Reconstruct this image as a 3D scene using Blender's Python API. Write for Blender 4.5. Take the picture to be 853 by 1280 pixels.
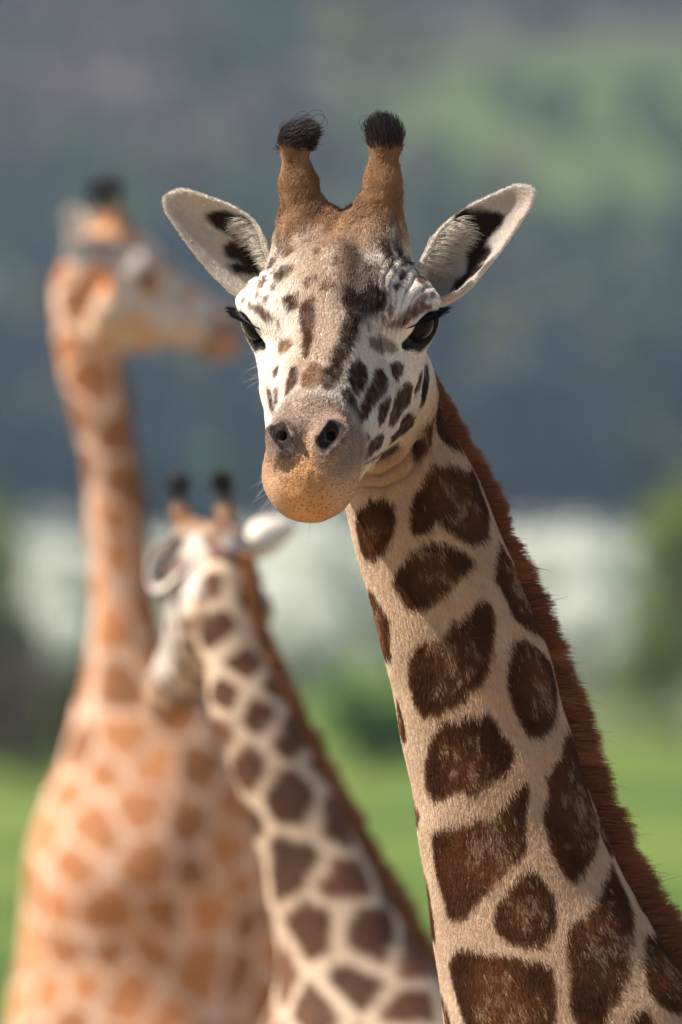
import bpy, math, random
import numpy as np
from mathutils import Vector, Matrix
from mathutils.bvhtree import BVHTree

for o in list(bpy.data.objects):
    bpy.data.objects.remove(o)
SC = bpy.context.scene
COL = SC.collection
rng = np.random.default_rng(7)
random.seed(7)

# ------------------------------------------------------------------ camera
FOCUS_D = 12.0
cam_d = bpy.data.cameras.new('camera')
cam = bpy.data.objects.new('camera', cam_d)
COL.objects.link(cam)
cam.location = (0.0, -FOCUS_D, 0.0)
cam.rotation_euler = (math.radians(90), 0, 0)
cam_d.sensor_fit = 'VERTICAL'
cam_d.sensor_height = 36.0
cam_d.sensor_width = 24.0
cam_d.lens = 36.0 * FOCUS_D / 1.28
cam_d.clip_start = 0.5
cam_d.clip_end = 9000
cam_d.dof.use_dof = True
cam_d.dof.focus_distance = FOCUS_D - 0.10
cam_d.dof.aperture_fstop = 4.9
SC.camera = cam

# ------------------------------------------------------------------ light
SUN_AZ = Vector((-1.0, -0.15, 0.0)).normalized()     # horizontal direction towards the sun
SUN_EL = math.radians(52)
sun_vec = Vector((SUN_AZ.x * math.cos(SUN_EL), SUN_AZ.y * math.cos(SUN_EL), math.sin(SUN_EL)))
world = bpy.data.worlds.new('World')
SC.world = world
world.use_nodes = True
nt = world.node_tree
sky = nt.nodes.new('ShaderNodeTexSky')
sky.sky_type = 'NISHITA'
sky.sun_disc = False
sky.sun_elevation = SUN_EL
sky.sun_rotation = math.atan2(sun_vec.x, sun_vec.y)
bg = nt.nodes['Background']
bg.inputs['Strength'].default_value = 0.062
nt.links.new(sky.outputs[0], bg.inputs['Color'])
sun_d = bpy.data.lights.new('sun', 'SUN')
sun_d.energy = 5.0
sun_d.angle = math.radians(0.55)
sun_d.color = (1.0, 0.94, 0.85)
sun = bpy.data.objects.new('sun', sun_d)
COL.objects.link(sun)
sun.rotation_euler = sun_vec.to_track_quat('Z', 'Y').to_euler()
sun.location = (-20, -10, 40)
SC.view_settings.view_transform = 'Standard'
SC.view_settings.look = 'None'
SC.view_settings.exposure = 1.24
SC.view_settings.gamma = 1.0
SC.view_settings.use_curve_mapping = False
SC.cycles.use_denoising = True
SC.cycles.max_bounces = 8
SC.cycles.transparent_max_bounces = 8
SC.cycles.volume_bounces = 0

GROUND = -3.6

# ------------------------------------------------------------------ helpers
def tag(o, label=None, cat=None, group=None, kind=None):
    if label: o['label'] = label
    if cat: o['category'] = cat
    if group: o['group'] = group
    if kind: o['kind'] = kind
    return o

def empty(name, loc):
    o = bpy.data.objects.new(name, None)
    o.location = loc
    o.empty_display_size = 0.2
    COL.objects.link(o)
    return o

def mesh_obj(name, verts, faces, mat, parent=None, cols=None, smooth=True):
    """verts are world coordinates; they are stored relative to the parent"""
    verts = np.asarray(verts, np.float64)
    if parent is not None:
        verts = verts - np.array(parent.location)
    me = bpy.data.meshes.new(name)
    faces = [list(map(int, f)) for f in faces] if not isinstance(faces, np.ndarray) else faces
    if isinstance(faces, np.ndarray):
        n, k = faces.shape
        me.vertices.add(len(verts)); me.loops.add(n * k); me.polygons.add(n)
        me.vertices.foreach_set('co', verts.astype(np.float32).ravel())
        me.loops.foreach_set('vertex_index', faces.astype(np.int32).ravel())
        me.polygons.foreach_set('loop_start', np.arange(0, n * k, k, dtype=np.int32))
        me.update(calc_edges=True)
    else:
        me.from_pydata([tuple(v) for v in verts], [], faces)
        me.update()
    me.validate()
    if smooth:
        me.polygons.foreach_set('use_smooth', np.ones(len(me.polygons), bool))
    if cols is not None:
        a = me.attributes.new('col', 'FLOAT_COLOR', 'POINT')
        c = np.ones((len(verts), 4), np.float32); c[:, :3] = cols
        a.data.foreach_set('color', c.ravel())
    me.materials.append(mat)
    o = bpy.data.objects.new(name, me)
    COL.objects.link(o)
    if parent is not None:
        o.parent = parent
    return o

def hair_obj(name, pts, rad, cols, mat, parent):
    """pts (N,K,3) world; rad (N,K) or (K,); cols (N,3)"""
    N, K, _ = pts.shape
    p = pts - np.array(parent.parent.location if parent.parent else parent.location)
    c = bpy.data.hair_curves.new(name)
    c.add_curves([K] * N)
    c.attributes['position'].data.foreach_set('vector', p.astype(np.float32).ravel())
    r = c.attributes.get('radius') or c.attributes.new('radius', 'FLOAT', 'POINT')
    rr = np.broadcast_to(rad, (N, K)).astype(np.float32)
    r.data.foreach_set('value', np.ascontiguousarray(rr).ravel())
    a = c.attributes.new('col', 'FLOAT_COLOR', 'CURVE')
    cc = np.ones((N, 4), np.float32); cc[:, :3] = cols
    a.data.foreach_set('color', cc.ravel())
    c.materials.append(mat)
    o = bpy.data.objects.new(name, c)
    COL.objects.link(o)
    o.parent = parent
    return o

def norm(v):
    return v / np.maximum(np.linalg.norm(v, axis=-1, keepdims=True), 1e-9)

def sstep(a, b, x):
    t = np.clip((x - a) / (b - a), 0, 1)
    return t * t * (3 - 2 * t)

def mix(a, b, t):
    t = np.asarray(t)[..., None]
    return np.asarray(a) * (1 - t) + np.asarray(b) * t

def _hash(ix, iy, iz):
    h = (ix * 374761393 + iy * 668265263 + iz * 2147483647 * 3 + 1013904223) & 0xffffffff
    h = ((h ^ (h >> 13)) * 1274126177) & 0xffffffff
    h = (h ^ (h >> 16)) & 0xffff
    return h.astype(np.float32) / 65535.0

def vnoise(p, scale):
    q = np.asarray(p, np.float64) * scale + 137.3
    i = np.floor(q).astype(np.int64)
    f = (q - i); f = f * f * (3 - 2 * f)
    r = 0
    for dx in (0, 1):
        for dy in (0, 1):
            for dz in (0, 1):
                w = (f[:, 0] if dx else 1 - f[:, 0]) * (f[:, 1] if dy else 1 - f[:, 1]) * (f[:, 2] if dz else 1 - f[:, 2])
                r = r + w * _hash(i[:, 0] + dx, i[:, 1] + dy, i[:, 2] + dz)
    return r * 2 - 1

# ---- signed distance pieces
def smin(a, b, k):
    h = np.maximum(k - np.abs(a - b), 0) / k
    return np.minimum(a, b) - h * h * k * 0.25

def smax(a, b, k):
    return -smin(-a, -b, k)

def ell(p, c, r):
    q = p - np.asarray(c, np.float32)
    r = np.asarray(r, np.float32)
    k0 = np.sqrt(((q / r) ** 2).sum(-1)) + 1e-9
    k1 = np.sqrt(((q / (r * r)) ** 2).sum(-1)) + 1e-9
    return k0 * (k0 - 1) / k1

def rcone(p, a, b, r1, r2):
    a = np.asarray(a, np.float32); b = np.asarray(b, np.float32)
    ab = b - a
    t = np.clip(((p - a) @ ab) / (ab @ ab), 0, 1)
    return np.linalg.norm(p - a - t[..., None] * ab, axis=-1) - (r1 + (r2 - r1) * t)

def surf_nets(fn, lo, hi, h, F=4):
    lo = np.asarray(lo, float); hi = np.asarray(hi, float)
    n = np.ceil((hi - lo) / h / F).astype(int)
    ax = [lo[d] + (np.arange(n[d]) + 0.5) * h * F - 0.5 * h for d in range(3)]
    cp = np.stack(np.meshgrid(*ax, indexing='ij'), -1).reshape(-1, 3).astype(np.float32)
    cd = fn(cp).reshape(n)
    act = np.abs(cd) < F * h * 2.6
    vals = np.repeat(np.repeat(np.repeat(np.where(cd < 0, -1.0, 1.0).astype(np.float32), F, 0), F, 1), F, 2)
    ci = np.argwhere(act)
    off = np.stack(np.meshgrid(*[np.arange(F)] * 3, indexing='ij'), -1).reshape(-1, 3)
    gi = (ci[:, None, :] * F + off[None]).reshape(-1, 3)
    N = n * F
    for s in range(0, len(gi), 1500000):
        g = gi[s:s + 1500000]
        vals[g[:, 0], g[:, 1], g[:, 2]] = fn((lo + g * h).astype(np.float32))
    ins = vals < 0
    c8 = np.zeros(N - 1, np.uint8)
    for dx in (0, 1):
        for dy in (0, 1):
            for dz in (0, 1):
                c8 += ins[dx:N[0] - 1 + dx, dy:N[1] - 1 + dy, dz:N[2] - 1 + dz]
    cells = np.argwhere((c8 > 0) & (c8 < 8))
    idx = np.full(N - 1, -1, np.int32)
    idx[cells[:, 0], cells[:, 1], cells[:, 2]] = np.arange(len(cells))
    acc = np.zeros((len(cells), 3)); cnt = np.zeros(len(cells))
    corners = [(x, y, z) for x in (0, 1) for y in (0, 1) for z in (0, 1)]
    for a in corners:
        for d in range(3):
            if a[d] == 1: continue
            b = list(a); b[d] = 1
            ca = cells + np.array(a); cb = cells + np.array(b)
            va = vals[ca[:, 0], ca[:, 1], ca[:, 2]]; vb = vals[cb[:, 0], cb[:, 1], cb[:, 2]]
            m = (va < 0) != (vb < 0)
            t = va[m] / (va[m] - vb[m])
            pos = np.tile(np.array(a, float), (m.sum(), 1)); pos[:, d] = t
            acc[m] += pos; cnt[m] += 1
    verts = lo + (cells + acc / cnt[:, None]) * h
    faces = []
    for d in range(3):
        e1, e2 = (d + 1) % 3, (d + 2) % 3
        sl0 = [slice(None)] * 3; sl1 = [slice(None)] * 3
        sl0[d] = slice(0, -1); sl1[d] = slice(1, None)
        A = ins[tuple(sl0)]; B = ins[tuple(sl1)]
        ed = np.argwhere(A != B)
        ok = (ed[:, e1] > 0) & (ed[:, e2] > 0) & (ed[:, e1] < N[e1] - 1) & (ed[:, e2] < N[e2] - 1)
        ed = ed[ok]
        flip = A[ed[:, 0], ed[:, 1], ed[:, 2]]
        q = []
        for (i, j) in ((-1, -1), (0, -1), (0, 0), (-1, 0)):
            c = ed.copy(); c[:, e1] += i; c[:, e2] += j
            q.append(idx[c[:, 0], c[:, 1], c[:, 2]])
        q = np.stack(q, 1)
        q[~flip] = q[~flip][:, ::-1]
        faces.append(q)
    return verts, np.concatenate(faces)

def vert_normals(v, f):
    n = np.cross(v[f[:, 2]] - v[f[:, 0]], v[f[:, 3]] - v[f[:, 1]])
    out = np.zeros_like(v)
    for k in range(4):
        np.add.at(out, f[:, k], n)
    return norm(out)

def relax(v, f, it=1, lam=0.5):
    e = np.concatenate([f[:, [0, 1]], f[:, [1, 2]], f[:, [2, 3]], f[:, [3, 0]]])
    deg = np.bincount(e[:, 0], minlength=len(v)) + np.bincount(e[:, 1], minlength=len(v))
    for _ in range(it):
        s = np.zeros_like(v)
        for d in range(3):
            s[:, d] = np.bincount(e[:, 0], v[e[:, 1], d], len(v)) + np.bincount(e[:, 1], v[e[:, 0], d], len(v))
        v = v + lam * (s / deg[:, None] - v)
    return v

def sample_quads(v, f, nrm, n, weight=None):
    a = v[f[:, 0]]; b = v[f[:, 1]]; c = v[f[:, 2]]; d = v[f[:, 3]]
    ar = 0.5 * np.linalg.norm(np.cross(c - a, d - b), axis=1)
    if weight is not None: ar = ar * weight
    k = rng.choice(len(f), n, p=ar / ar.sum())
    s = rng.random((n, 1)); t = rng.random((n, 1))
    w = [(1 - s) * (1 - t), s * (1 - t), s * t, (1 - s) * t]
    P = sum(wi * v[f[k, i]] for i, wi in enumerate(w))
    Nn = norm(sum(wi * nrm[f[k, i]] for i, wi in enumerate(w)))
    return P, Nn

def in_poly(pts, poly):
    """inside test for (N,2) points"""
    x, y = pts[:, 0], pts[:, 1]
    r = np.zeros(len(pts), bool)
    n = len(poly)
    for i in range(n):
        x1, y1 = poly[i]; x2, y2 = poly[(i + 1) % n]
        if y1 == y2: continue
        m = ((y1 > y) != (y2 > y)) & (x < (x2 - x1) * (y - y1) / (y2 - y1) + x1)
        r ^= m
    return r

def poly_dist(pts, poly):
    d = np.full(len(pts), 1e9)
    n = len(poly)
    for i in range(n):
        a = np.array(poly[i]); b = np.array(poly[(i + 1) % n]); ab = b - a
        t = np.clip(((pts - a) @ ab) / max(ab @ ab, 1e-12), 0, 1)
        d = np.minimum(d, np.linalg.norm(pts - a - t[:, None] * ab, axis=1))
    return np.where(in_poly(pts, poly), -d, d)

# ------------------------------------------------------------------ materials
def new_mat(name):
    m = bpy.data.materials.new(name)
    m.use_nodes = True
    return m, m.node_tree, m.node_tree.nodes['Principled BSDF']

def N(t, kind, **kw):
    n = t.nodes.new(kind)
    for k, v in kw.items():
        setattr(n, k, v)
    return n

def attr_mat(name, rough=0.7, spec=0.25, hair=False, bump=0.0, bscale=900.0, trans=0.0):
    m, t, b = new_mat(name)
    a = N(t, 'ShaderNodeAttribute', attribute_name='col')
    b.inputs['Roughness'].default_value = rough
    b.inputs['Specular IOR Level'].default_value = spec
    t.links.new(a.outputs['Color'], b.inputs['Base Color'])
    if bump:
        nz = N(t, 'ShaderNodeTexNoise'); nz.inputs['Scale'].default_value = bscale
        nz.inputs['Detail'].default_value = 3
        tc = N(t, 'ShaderNodeTexCoord')
        t.links.new(tc.outputs['Object'], nz.inputs['Vector'])
        bp = N(t, 'ShaderNodeBump'); bp.inputs['Strength'].default_value = bump
        bp.inputs['Distance'].default_value = 0.002
        t.links.new(nz.outputs[0], bp.inputs['Height'])
        t.links.new(bp.outputs[0], b.inputs['Normal'])
    if trans:
        tr = N(t, 'ShaderNodeBsdfTranslucent')
        mx = N(t, 'ShaderNodeMixShader'); mx.inputs[0].default_value = trans
        out = t.nodes['Material Output']
        t.links.new(a.outputs['Color'], tr.inputs['Color'])
        t.links.new(b.outputs[0], mx.inputs[1]); t.links.new(tr.outputs[0], mx.inputs[2])
        t.links.new(mx.outputs[0], out.inputs['Surface'])
    return m

M_SKIN = attr_mat('giraffe_skin', 0.75, 0.2, bump=0.25, bscale=700)
def nose_detail(m):
    t = m.node_tree; b = t.nodes['Principled BSDF']
    col = b.inputs['Base Color'].links[0].from_socket
    lip = N(t, 'ShaderNodeAttribute', attribute_name='lip'); nose = N(t, 'ShaderNodeAttribute', attribute_name='nose')
    tc = N(t, 'ShaderNodeTexCoord')
    vo = N(t, 'ShaderNodeTexVoronoi'); vo.inputs['Scale'].default_value = 270; vo.inputs['Randomness'].default_value = 0.75
    t.links.new(tc.outputs['Object'], vo.inputs['Vector'])
    dotr = N(t, 'ShaderNodeMapRange'); dotr.inputs[1].default_value = 0.12; dotr.inputs[2].default_value = 0.34
    t.links.new(vo.outputs['Distance'], dotr.inputs[0])
    inv = N(t, 'ShaderNodeMath', operation='SUBTRACT'); inv.inputs[0].default_value = 1.0
    t.links.new(dotr.outputs[0], inv.inputs[1])
    pm = N(t, 'ShaderNodeMath', operation='MULTIPLY'); t.links.new(inv.outputs[0], pm.inputs[0]); t.links.new(lip.outputs['Fac'], pm.inputs[1])
    pk = N(t, 'ShaderNodeMath', operation='MULTIPLY'); pk.inputs[1].default_value = 0.55; t.links.new(pm.outputs[0], pk.inputs[0])
    mx = N(t, 'ShaderNodeMixRGB'); mx.inputs[2].default_value = (0.10, 0.04, 0.018, 1)
    t.links.new(pk.outputs[0], mx.inputs[0]); t.links.new(col, mx.inputs[1])
    # cracked, wrinkled skin above the lip
    v2 = N(t, 'ShaderNodeTexVoronoi', feature='DISTANCE_TO_EDGE'); v2.inputs['Scale'].default_value = 260
    nz = N(t, 'ShaderNodeTexNoise'); nz.inputs['Scale'].default_value = 60
    t.links.new(tc.outputs['Object'], nz.inputs['Vector'])
    av = N(t, 'ShaderNodeVectorMath', operation='SCALE'); av.inputs['Scale'].default_value = 0.02
    t.links.new(nz.outputs['Color'], av.inputs[0])
    ad = N(t, 'ShaderNodeVectorMath', operation='ADD'); t.links.new(tc.outputs['Object'], ad.inputs[0]); t.links.new(av.outputs[0], ad.inputs[1])
    t.links.new(ad.outputs[0], v2.inputs['Vector'])
    cr = N(t, 'ShaderNodeMapRange'); cr.inputs[1].default_value = 0.0; cr.inputs[2].default_value = 0.14
    t.links.new(v2.outputs['Distance'], cr.inputs[0])
    nl = N(t, 'ShaderNodeMath', operation='SUBTRACT'); t.links.new(nose.outputs['Fac'], nl.inputs[0]); t.links.new(lip.outputs['Fac'], nl.inputs[1]); nl.use_clamp = True
    ic = N(t, 'ShaderNodeMath', operation='SUBTRACT'); ic.inputs[0].default_value = 1.0; t.links.new(cr.outputs[0], ic.inputs[1])
    cm = N(t, 'ShaderNodeMath', operation='MULTIPLY'); t.links.new(ic.outputs[0], cm.inputs[0]); t.links.new(nl.outputs[0], cm.inputs[1])
    ck = N(t, 'ShaderNodeMath', operation='MULTIPLY'); ck.inputs[1].default_value = 0.30; t.links.new(cm.outputs[0], ck.inputs[0])
    m2 = N(t, 'ShaderNodeMixRGB'); m2.inputs[2].default_value = (0.07, 0.04, 0.03, 1)
    t.links.new(ck.outputs[0], m2.inputs[0]); t.links.new(mx.outputs[0], m2.inputs[1])
    t.links.new(m2.outputs[0], b.inputs['Base Color'])
    hs = N(t, 'ShaderNodeMath', operation='ADD'); t.links.new(pm.outputs[0], hs.inputs[0]); t.links.new(cm.outputs[0], hs.inputs[1])
    bp = N(t, 'ShaderNodeBump'); bp.invert = True; bp.inputs['Strength'].default_value = 0.9; bp.inputs['Distance'].default_value = 0.0016
    t.links.new(hs.outputs[0], bp.inputs['Height'])
    old = b.inputs['Normal'].links[0].from_socket
    t.links.new(old, bp.inputs['Normal']); t.links.new(bp.outputs[0], b.inputs['Normal'])
nose_detail(M_SKIN)
M_FUR = attr_mat('giraffe_fur', 0.6, 0.10, trans=0.12)
M_EAR = attr_mat('giraffe_ear', 0.8, 0.1, trans=0.08)
M_LONG = attr_mat('giraffe_mane', 0.45, 0.18, trans=0.28)
M_COAT = attr_mat('giraffe_coat_far', 0.75, 0.2, bump=0.3, bscale=120)
# ------------------------------------------------------------------ ground, hills, trees
def at(x, y, d):
    """point d metres from the camera seen at drawing position x, y"""
    a, b = mm(x, y)
    k = d / FOCUS_D
    return np.array((a * k, d - FOCUS_D, b * k))

def mm(x, y):
    return ((x - 426.5) / 1000.0, (640 - y) / 1000.0)

# meadow
m_gr, t, b = new_mat('meadow_grass')
tc = N(t, 'ShaderNodeTexCoord')
n1 = N(t, 'ShaderNodeTexNoise'); n1.inputs['Scale'].default_value = 0.16; n1.inputs['Detail'].default_value = 6
n2 = N(t, 'ShaderNodeTexNoise'); n2.inputs['Scale'].default_value = 9.0; n2.inputs['Detail'].default_value = 5
t.links.new(tc.outputs['Object'], n1.inputs['Vector']); t.links.new(tc.outputs['Object'], n2.inputs['Vector'])
r1 = N(t, 'ShaderNodeValToRGB')
r1.color_ramp.elements[0].position = 0.36; r1.color_ramp.elements[0].color = (0.040, 0.080, 0.014, 1)
r1.color_ramp.elements[1].position = 0.64; r1.color_ramp.elements[1].color = (0.125, 0.165, 0.030, 1)
r2 = N(t, 'ShaderNodeValToRGB')
r2.color_ramp.elements[0].color = (0.6, 0.6, 0.6, 1); r2.color_ramp.elements[1].color = (1.25, 1.25, 1.2, 1)
t.links.new(n1.outputs[0], r1.inputs[0]); t.links.new(n2.outputs[0], r2.inputs[0])
mu = N(t, 'ShaderNodeMixRGB', blend_type='MULTIPLY'); mu.inputs[0].default_value = 1
t.links.new(r1.outputs[0], mu.inputs[1]); t.links.new(r2.outputs[0], mu.inputs[2])
t.links.new(mu.outputs[0], b.inputs['Base Color'])
b.inputs['Roughness'].default_value = 0.9; b.inputs['Specular IOR Level'].default_value = 0.1
bp = N(t, 'ShaderNodeBump'); bp.inputs['Strength'].default_value = 0.8; bp.inputs['Distance'].default_value = 0.08
t.links.new(n2.outputs[0], bp.inputs['Height']); t.links.new(bp.outputs[0], b.inputs['Normal'])
# hillside soil, pasture and the added bounce earth: colour by place
sep = N(t, 'ShaderNodeSeparateXYZ'); t.links.new(tc.outputs['Object'], sep.inputs[0])
hill = N(t, 'ShaderNodeMapRange'); hill.inputs[1].default_value = 470; hill.inputs[2].default_value = 540
t.links.new(sep.outputs[1], hill.inputs[0])
nh = N(t, 'ShaderNodeTexNoise'); nh.inputs['Scale'].default_value = 0.06; nh.inputs['Detail'].default_value = 4
t.links.new(tc.outputs['Object'], nh.inputs['Vector'])
rh = N(t, 'ShaderNodeValToRGB')
rh.color_ramp.elements[0].position = 0.40; rh.color_ramp.elements[0].color = (0.030, 0.034, 0.022, 1)
rh.color_ramp.elements[1].position = 0.62; rh.color_ramp.elements[1].color = (0.075, 0.060, 0.042, 1)
t.links.new(nh.outputs[0], rh.inputs[0])
mp = N(t, 'ShaderNodeMapping'); mp.inputs['Location'].default_value = (-25 / 24, -758 / 30, 0); mp.inputs['Scale'].default_value = (1 / 24, 1 / 30, 0)
t.links.new(tc.outputs['Object'], mp.inputs[0])
ln = N(t, 'ShaderNodeVectorMath', operation='LENGTH'); t.links.new(mp.outputs[0], ln.inputs[0])
pm = N(t, 'ShaderNodeMapRange'); pm.inputs[1].default_value = 1.25; pm.inputs[2].default_value = 0.7; t.links.new(ln.outputs['Value'], pm.inputs[0])
mh = N(t, 'ShaderNodeMixRGB'); mh.inputs[2].default_value = (0.056, 0.080, 0.018, 1)
t.links.new(pm.outputs[0], mh.inputs[0]); t.links.new(rh.outputs[0], mh.inputs[1])
m3 = N(t, 'ShaderNodeMixRGB'); t.links.new(hill.outputs[0], m3.inputs[0]); t.links.new(mu.outputs[0], m3.inputs[1]); t.links.new(mh.outputs[0], m3.inputs[2])
t.links.new(m3.outputs[0], b.inputs['Base Color'])
M_GRASS = m_gr
m_e, t, b = new_mat('bounce_earth')
tc = N(t, 'ShaderNodeTexCoord')
n1 = N(t, 'ShaderNodeTexNoise'); n1.inputs['Scale'].default_value = 1.3; n1.inputs['Detail'].default_value = 8
t.links.new(tc.outputs['Object'], n1.inputs['Vector'])
r1 = N(t, 'ShaderNodeValToRGB')
r1.color_ramp.elements[0].position = 0.35; r1.color_ramp.elements[0].color = (0.20, 0.14, 0.085, 1)
r1.color_ramp.elements[1].position = 0.68; r1.color_ramp.elements[1].color = (0.34, 0.25, 0.16, 1)
t.links.new(n1.outputs[0], r1.inputs[0]); t.links.new(r1.outputs[0], b.inputs['Base Color'])
b.inputs['Roughness'].default_value = 0.95
bp = N(t, 'ShaderNodeBump'); bp.inputs['Strength'].default_value = 0.7; bp.inputs['Distance'].default_value = 0.05
t.links.new(n1.outputs[0], bp.inputs['Height']); t.links.new(bp.outputs[0], b.inputs['Normal'])
M_EARTH = m_e

def grid_mesh(xs, ys, zf):
    X, Y = np.meshgrid(xs, ys, indexing='ij')
    Z = zf(X, Y)
    v = np.stack([X, Y, Z], -1).reshape(-1, 3)
    nx, ny = len(xs), len(ys)
    i = np.arange(nx - 1)[:, None] * ny + np.arange(ny - 1)[None]
    f = np.stack([i, i + ny, i + ny + 1, i + 1], -1).reshape(-1, 4)
    return v, f

def hill_h(X, Y):
    p = np.stack([X.ravel(), Y.ravel(), X.ravel() * 0], -1)
    n = (vnoise(p, 1 / 90.0) * 7 + vnoise(p, 1 / 30.0) * 2.0).reshape(X.shape)
    s = np.clip((Y - 520) / 900, 0, None)
    up = 190 * sstep(0, 1, np.clip(s, 0, 1)) + np.clip(Y - 1420, 0, None) * 0.05
    return GROUND + up + n * sstep(480, 640, Y)

xs = np.concatenate([np.linspace(-2500, -300, 24, endpoint=False), np.linspace(-300, 300, 120), np.linspace(300, 2500, 25)[1:]])
ys = np.concatenate([np.linspace(-900, 460, 30, endpoint=False), np.linspace(460, 1500, 130), np.linspace(1500, 2600, 20)[1:]])
v, f = grid_mesh(xs, ys, hill_h)
gobj = mesh_obj('ground', v, f, M_GRASS)
tag(gobj, kind='structure')
# unseen sandy earth under the animals, added for its warm bounce light
th = np.linspace(0, 2 * math.pi, 96, endpoint=False)
rr_ = 1 + 0.10 * np.sin(th * 3 + 1) + 0.06 * np.sin(th * 7) + 0.03 * np.sin(th * 13 + 2)
ev = np.concatenate([[(2, 6, GROUND + 0.02)], np.stack([2 + 34 * rr_ * np.cos(th), 6 + 30 * rr_ * np.sin(th), np.full(96, GROUND + 0.006)], -1)])
ef = [(0, 1 + i, 1 + (i + 1) % 96) for i in range(96)]
tag(mesh_obj('added_bounce_earth', ev, ef, M_EARTH), kind='structure')

# foliage: clumps of small leaf faces
def leaf_cloud(c, r, n, size, seed, lump=0.45, flat=1.0):
    """n leaf quads spread through an uneven crown; returns verts, faces"""
    q = np.random.default_rng(seed)
    k = max(5, int(n ** 0.5 / 2.2))
    cc = norm(q.normal(0, 1, (k, 3))) * (q.random((k, 1)) ** 0.45) * (1 - lump * 0.55)
    rr = lump * (0.6 + 0.6 * q.random(k))
    w = q.integers(0, k, n)
    d = norm(q.normal(0, 1, (n, 3))) * (q.random((n, 1)) ** 0.4)
    p = (cc[w] + d * rr[w][:, None]) * np.array(r) + np.array(c)
    a = norm(q.normal(0, 1, (n, 3)))
    b_ = norm(np.cross(a, q.normal(0, 1, (n, 3))))
    s_ = size * (0.6 + 0.8 * q.random((n, 1)))
    v = np.stack([p - a * s_, p - b_ * s_ * .6, p + a * s_, p + b_ * s_ * .6], 1).reshape(-1, 3)
    f = np.arange(4 * n).reshape(-1, 4)
    return v, f

def tube(p0, p1, r0, r1, k=7, seg=4, bend=0.0, seed=0):
    q = np.random.default_rng(seed)
    p0 = np.array(p0, float); p1 = np.array(p1, float)
    ax = norm((p1 - p0)[None])[0]
    s_ = norm(np.cross(ax, (0.3, 1, 0.2))[None])[0]; t_ = np.cross(ax, s_)
    V = []; F = []
    bd = q.normal(0, bend, (seg + 1, 2)); bd[0] = 0
    for i in range(seg + 1):
        u = i / seg
        c = p0 + (p1 - p0) * u + s_ * bd[i, 0] + t_ * bd[i, 1]
        r = r0 + (r1 - r0) * u
        for j in range(k):
            a = 2 * math.pi * j / k
            V.append(c + (s_ * math.cos(a) + t_ * math.sin(a)) * r)
    for i in range(seg):
        for j in range(k):
            F.append((i * k + j, i * k + (j + 1) % k, (i + 1) * k + (j + 1) % k, (i + 1) * k + j))
    return np.array(V), np.array(F)

def join(parts):
    V = []; F = []; o = 0
    for v, f in parts:
        V.append(v); F.append(f + o); o += len(v)
    return np.concatenate(V), np.concatenate(F)

def leaf_mat(name, c0, c1, scale=1.2, trans=0.35):
    m, t, b = new_mat(name)
    tc = N(t, 'ShaderNodeTexCoord')
    nz = N(t, 'ShaderNodeTexNoise'); nz.inputs['Scale'].default_value = scale; nz.inputs['Detail'].default_value = 5
    t.links.new(tc.outputs['Object'], nz.inputs['Vector'])
    r = N(t, 'ShaderNodeValToRGB')
    r.color_ramp.elements[0].position = 0.35; r.color_ramp.elements[0].color = (*c0, 1)
    r.color_ramp.elements[1].position = 0.65; r.color_ramp.elements[1].color = (*c1, 1)
    t.links.new(nz.outputs[0], r.inputs[0]); t.links.new(r.outputs[0], b.inputs['Base Color'])
    b.inputs['Roughness'].default_value = 0.7; b.inputs['Specular IOR Level'].default_value = 0.2
    tr = N(t, 'ShaderNodeBsdfTranslucent'); t.links.new(r.outputs[0], tr.inputs['Color'])
    mx = N(t, 'ShaderNodeMixShader'); mx.inputs[0].default_value = trans
    t.links.new(b.outputs[0], mx.inputs[1]); t.links.new(tr.outputs[0], mx.inputs[2])
    t.links.new(mx.outputs[0], t.nodes['Material Output'].inputs['Surface'])
    return m
M_BARK = leaf_mat('bark', (0.045, 0.032, 0.022), (0.085, 0.062, 0.045), 9, 0.0)
M_BLOSSOM = leaf_mat('white_blossom', (0.60, 0.61, 0.50), (0.82, 0.82, 0.75), 1.0)
M_OLIVE = leaf_mat('olive_leaves', (0.055, 0.060, 0.022), (0.12, 0.125, 0.042), 1.0)
M_GREEN = leaf_mat('green_leaves', (0.050, 0.105, 0.020), (0.11, 0.185, 0.040), 1.0)
M_LIME = leaf_mat('lime_leaves', (0.11, 0.16, 0.030), (0.22, 0.26, 0.055), 1.0)
M_BROWN = leaf_mat('bare_twigs', (0.055, 0.040, 0.030), (0.10, 0.075, 0.050), 1.0, 0.1)

TREE_N = [0]
def tree(name, foot, h, r, mat, n, size, label, cat, group, low=0.25, seed=None, twig=None):
    TREE_N[0] += 1
    seed = TREE_N[0] * 13 if seed is None else seed
    q = np.random.default_rng(seed)
    foot = np.array(foot, float)
    root = empty(name, tuple(foot))
    tag(root, label, cat, group)
    ch = h * (1 - low) / 2
    top = foot + np.array((0, 0, h * 0.62))
    parts = [tube(foot - np.array((0, 0, 0.1)), top, 0.035 * h, 0.014 * h, 8, 5, 0.02 * h, seed)]
    for i in range(9):
        a = q.uniform(0, 6.28); u = q.uniform(0.2, 0.95)
        s_ = foot + (top - foot) * u
        e_ = foot + np.array((math.cos(a) * r * 0.75, math.sin(a) * r * 0.75, h * (low + (1 - low) * q.uniform(0.3, 0.9))))
        parts.append(tube(s_, e_, 0.012 * h, 0.004 * h, 5, 3, 0.02 * h, seed + i))
    mesh_obj('trunk', *join(parts), M_BARK, root)
    v, f = leaf_cloud(foot + np.array((0, 0, h * low + ch)), (r, r, ch * 1.08), n, size, seed)
    mesh_obj('crown', v, f, mat, root, smooth=False)
    return root

def foot_at(x, d):
    p = at(x, 640, d)
    return (p[0], p[1], GROUND)

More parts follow.
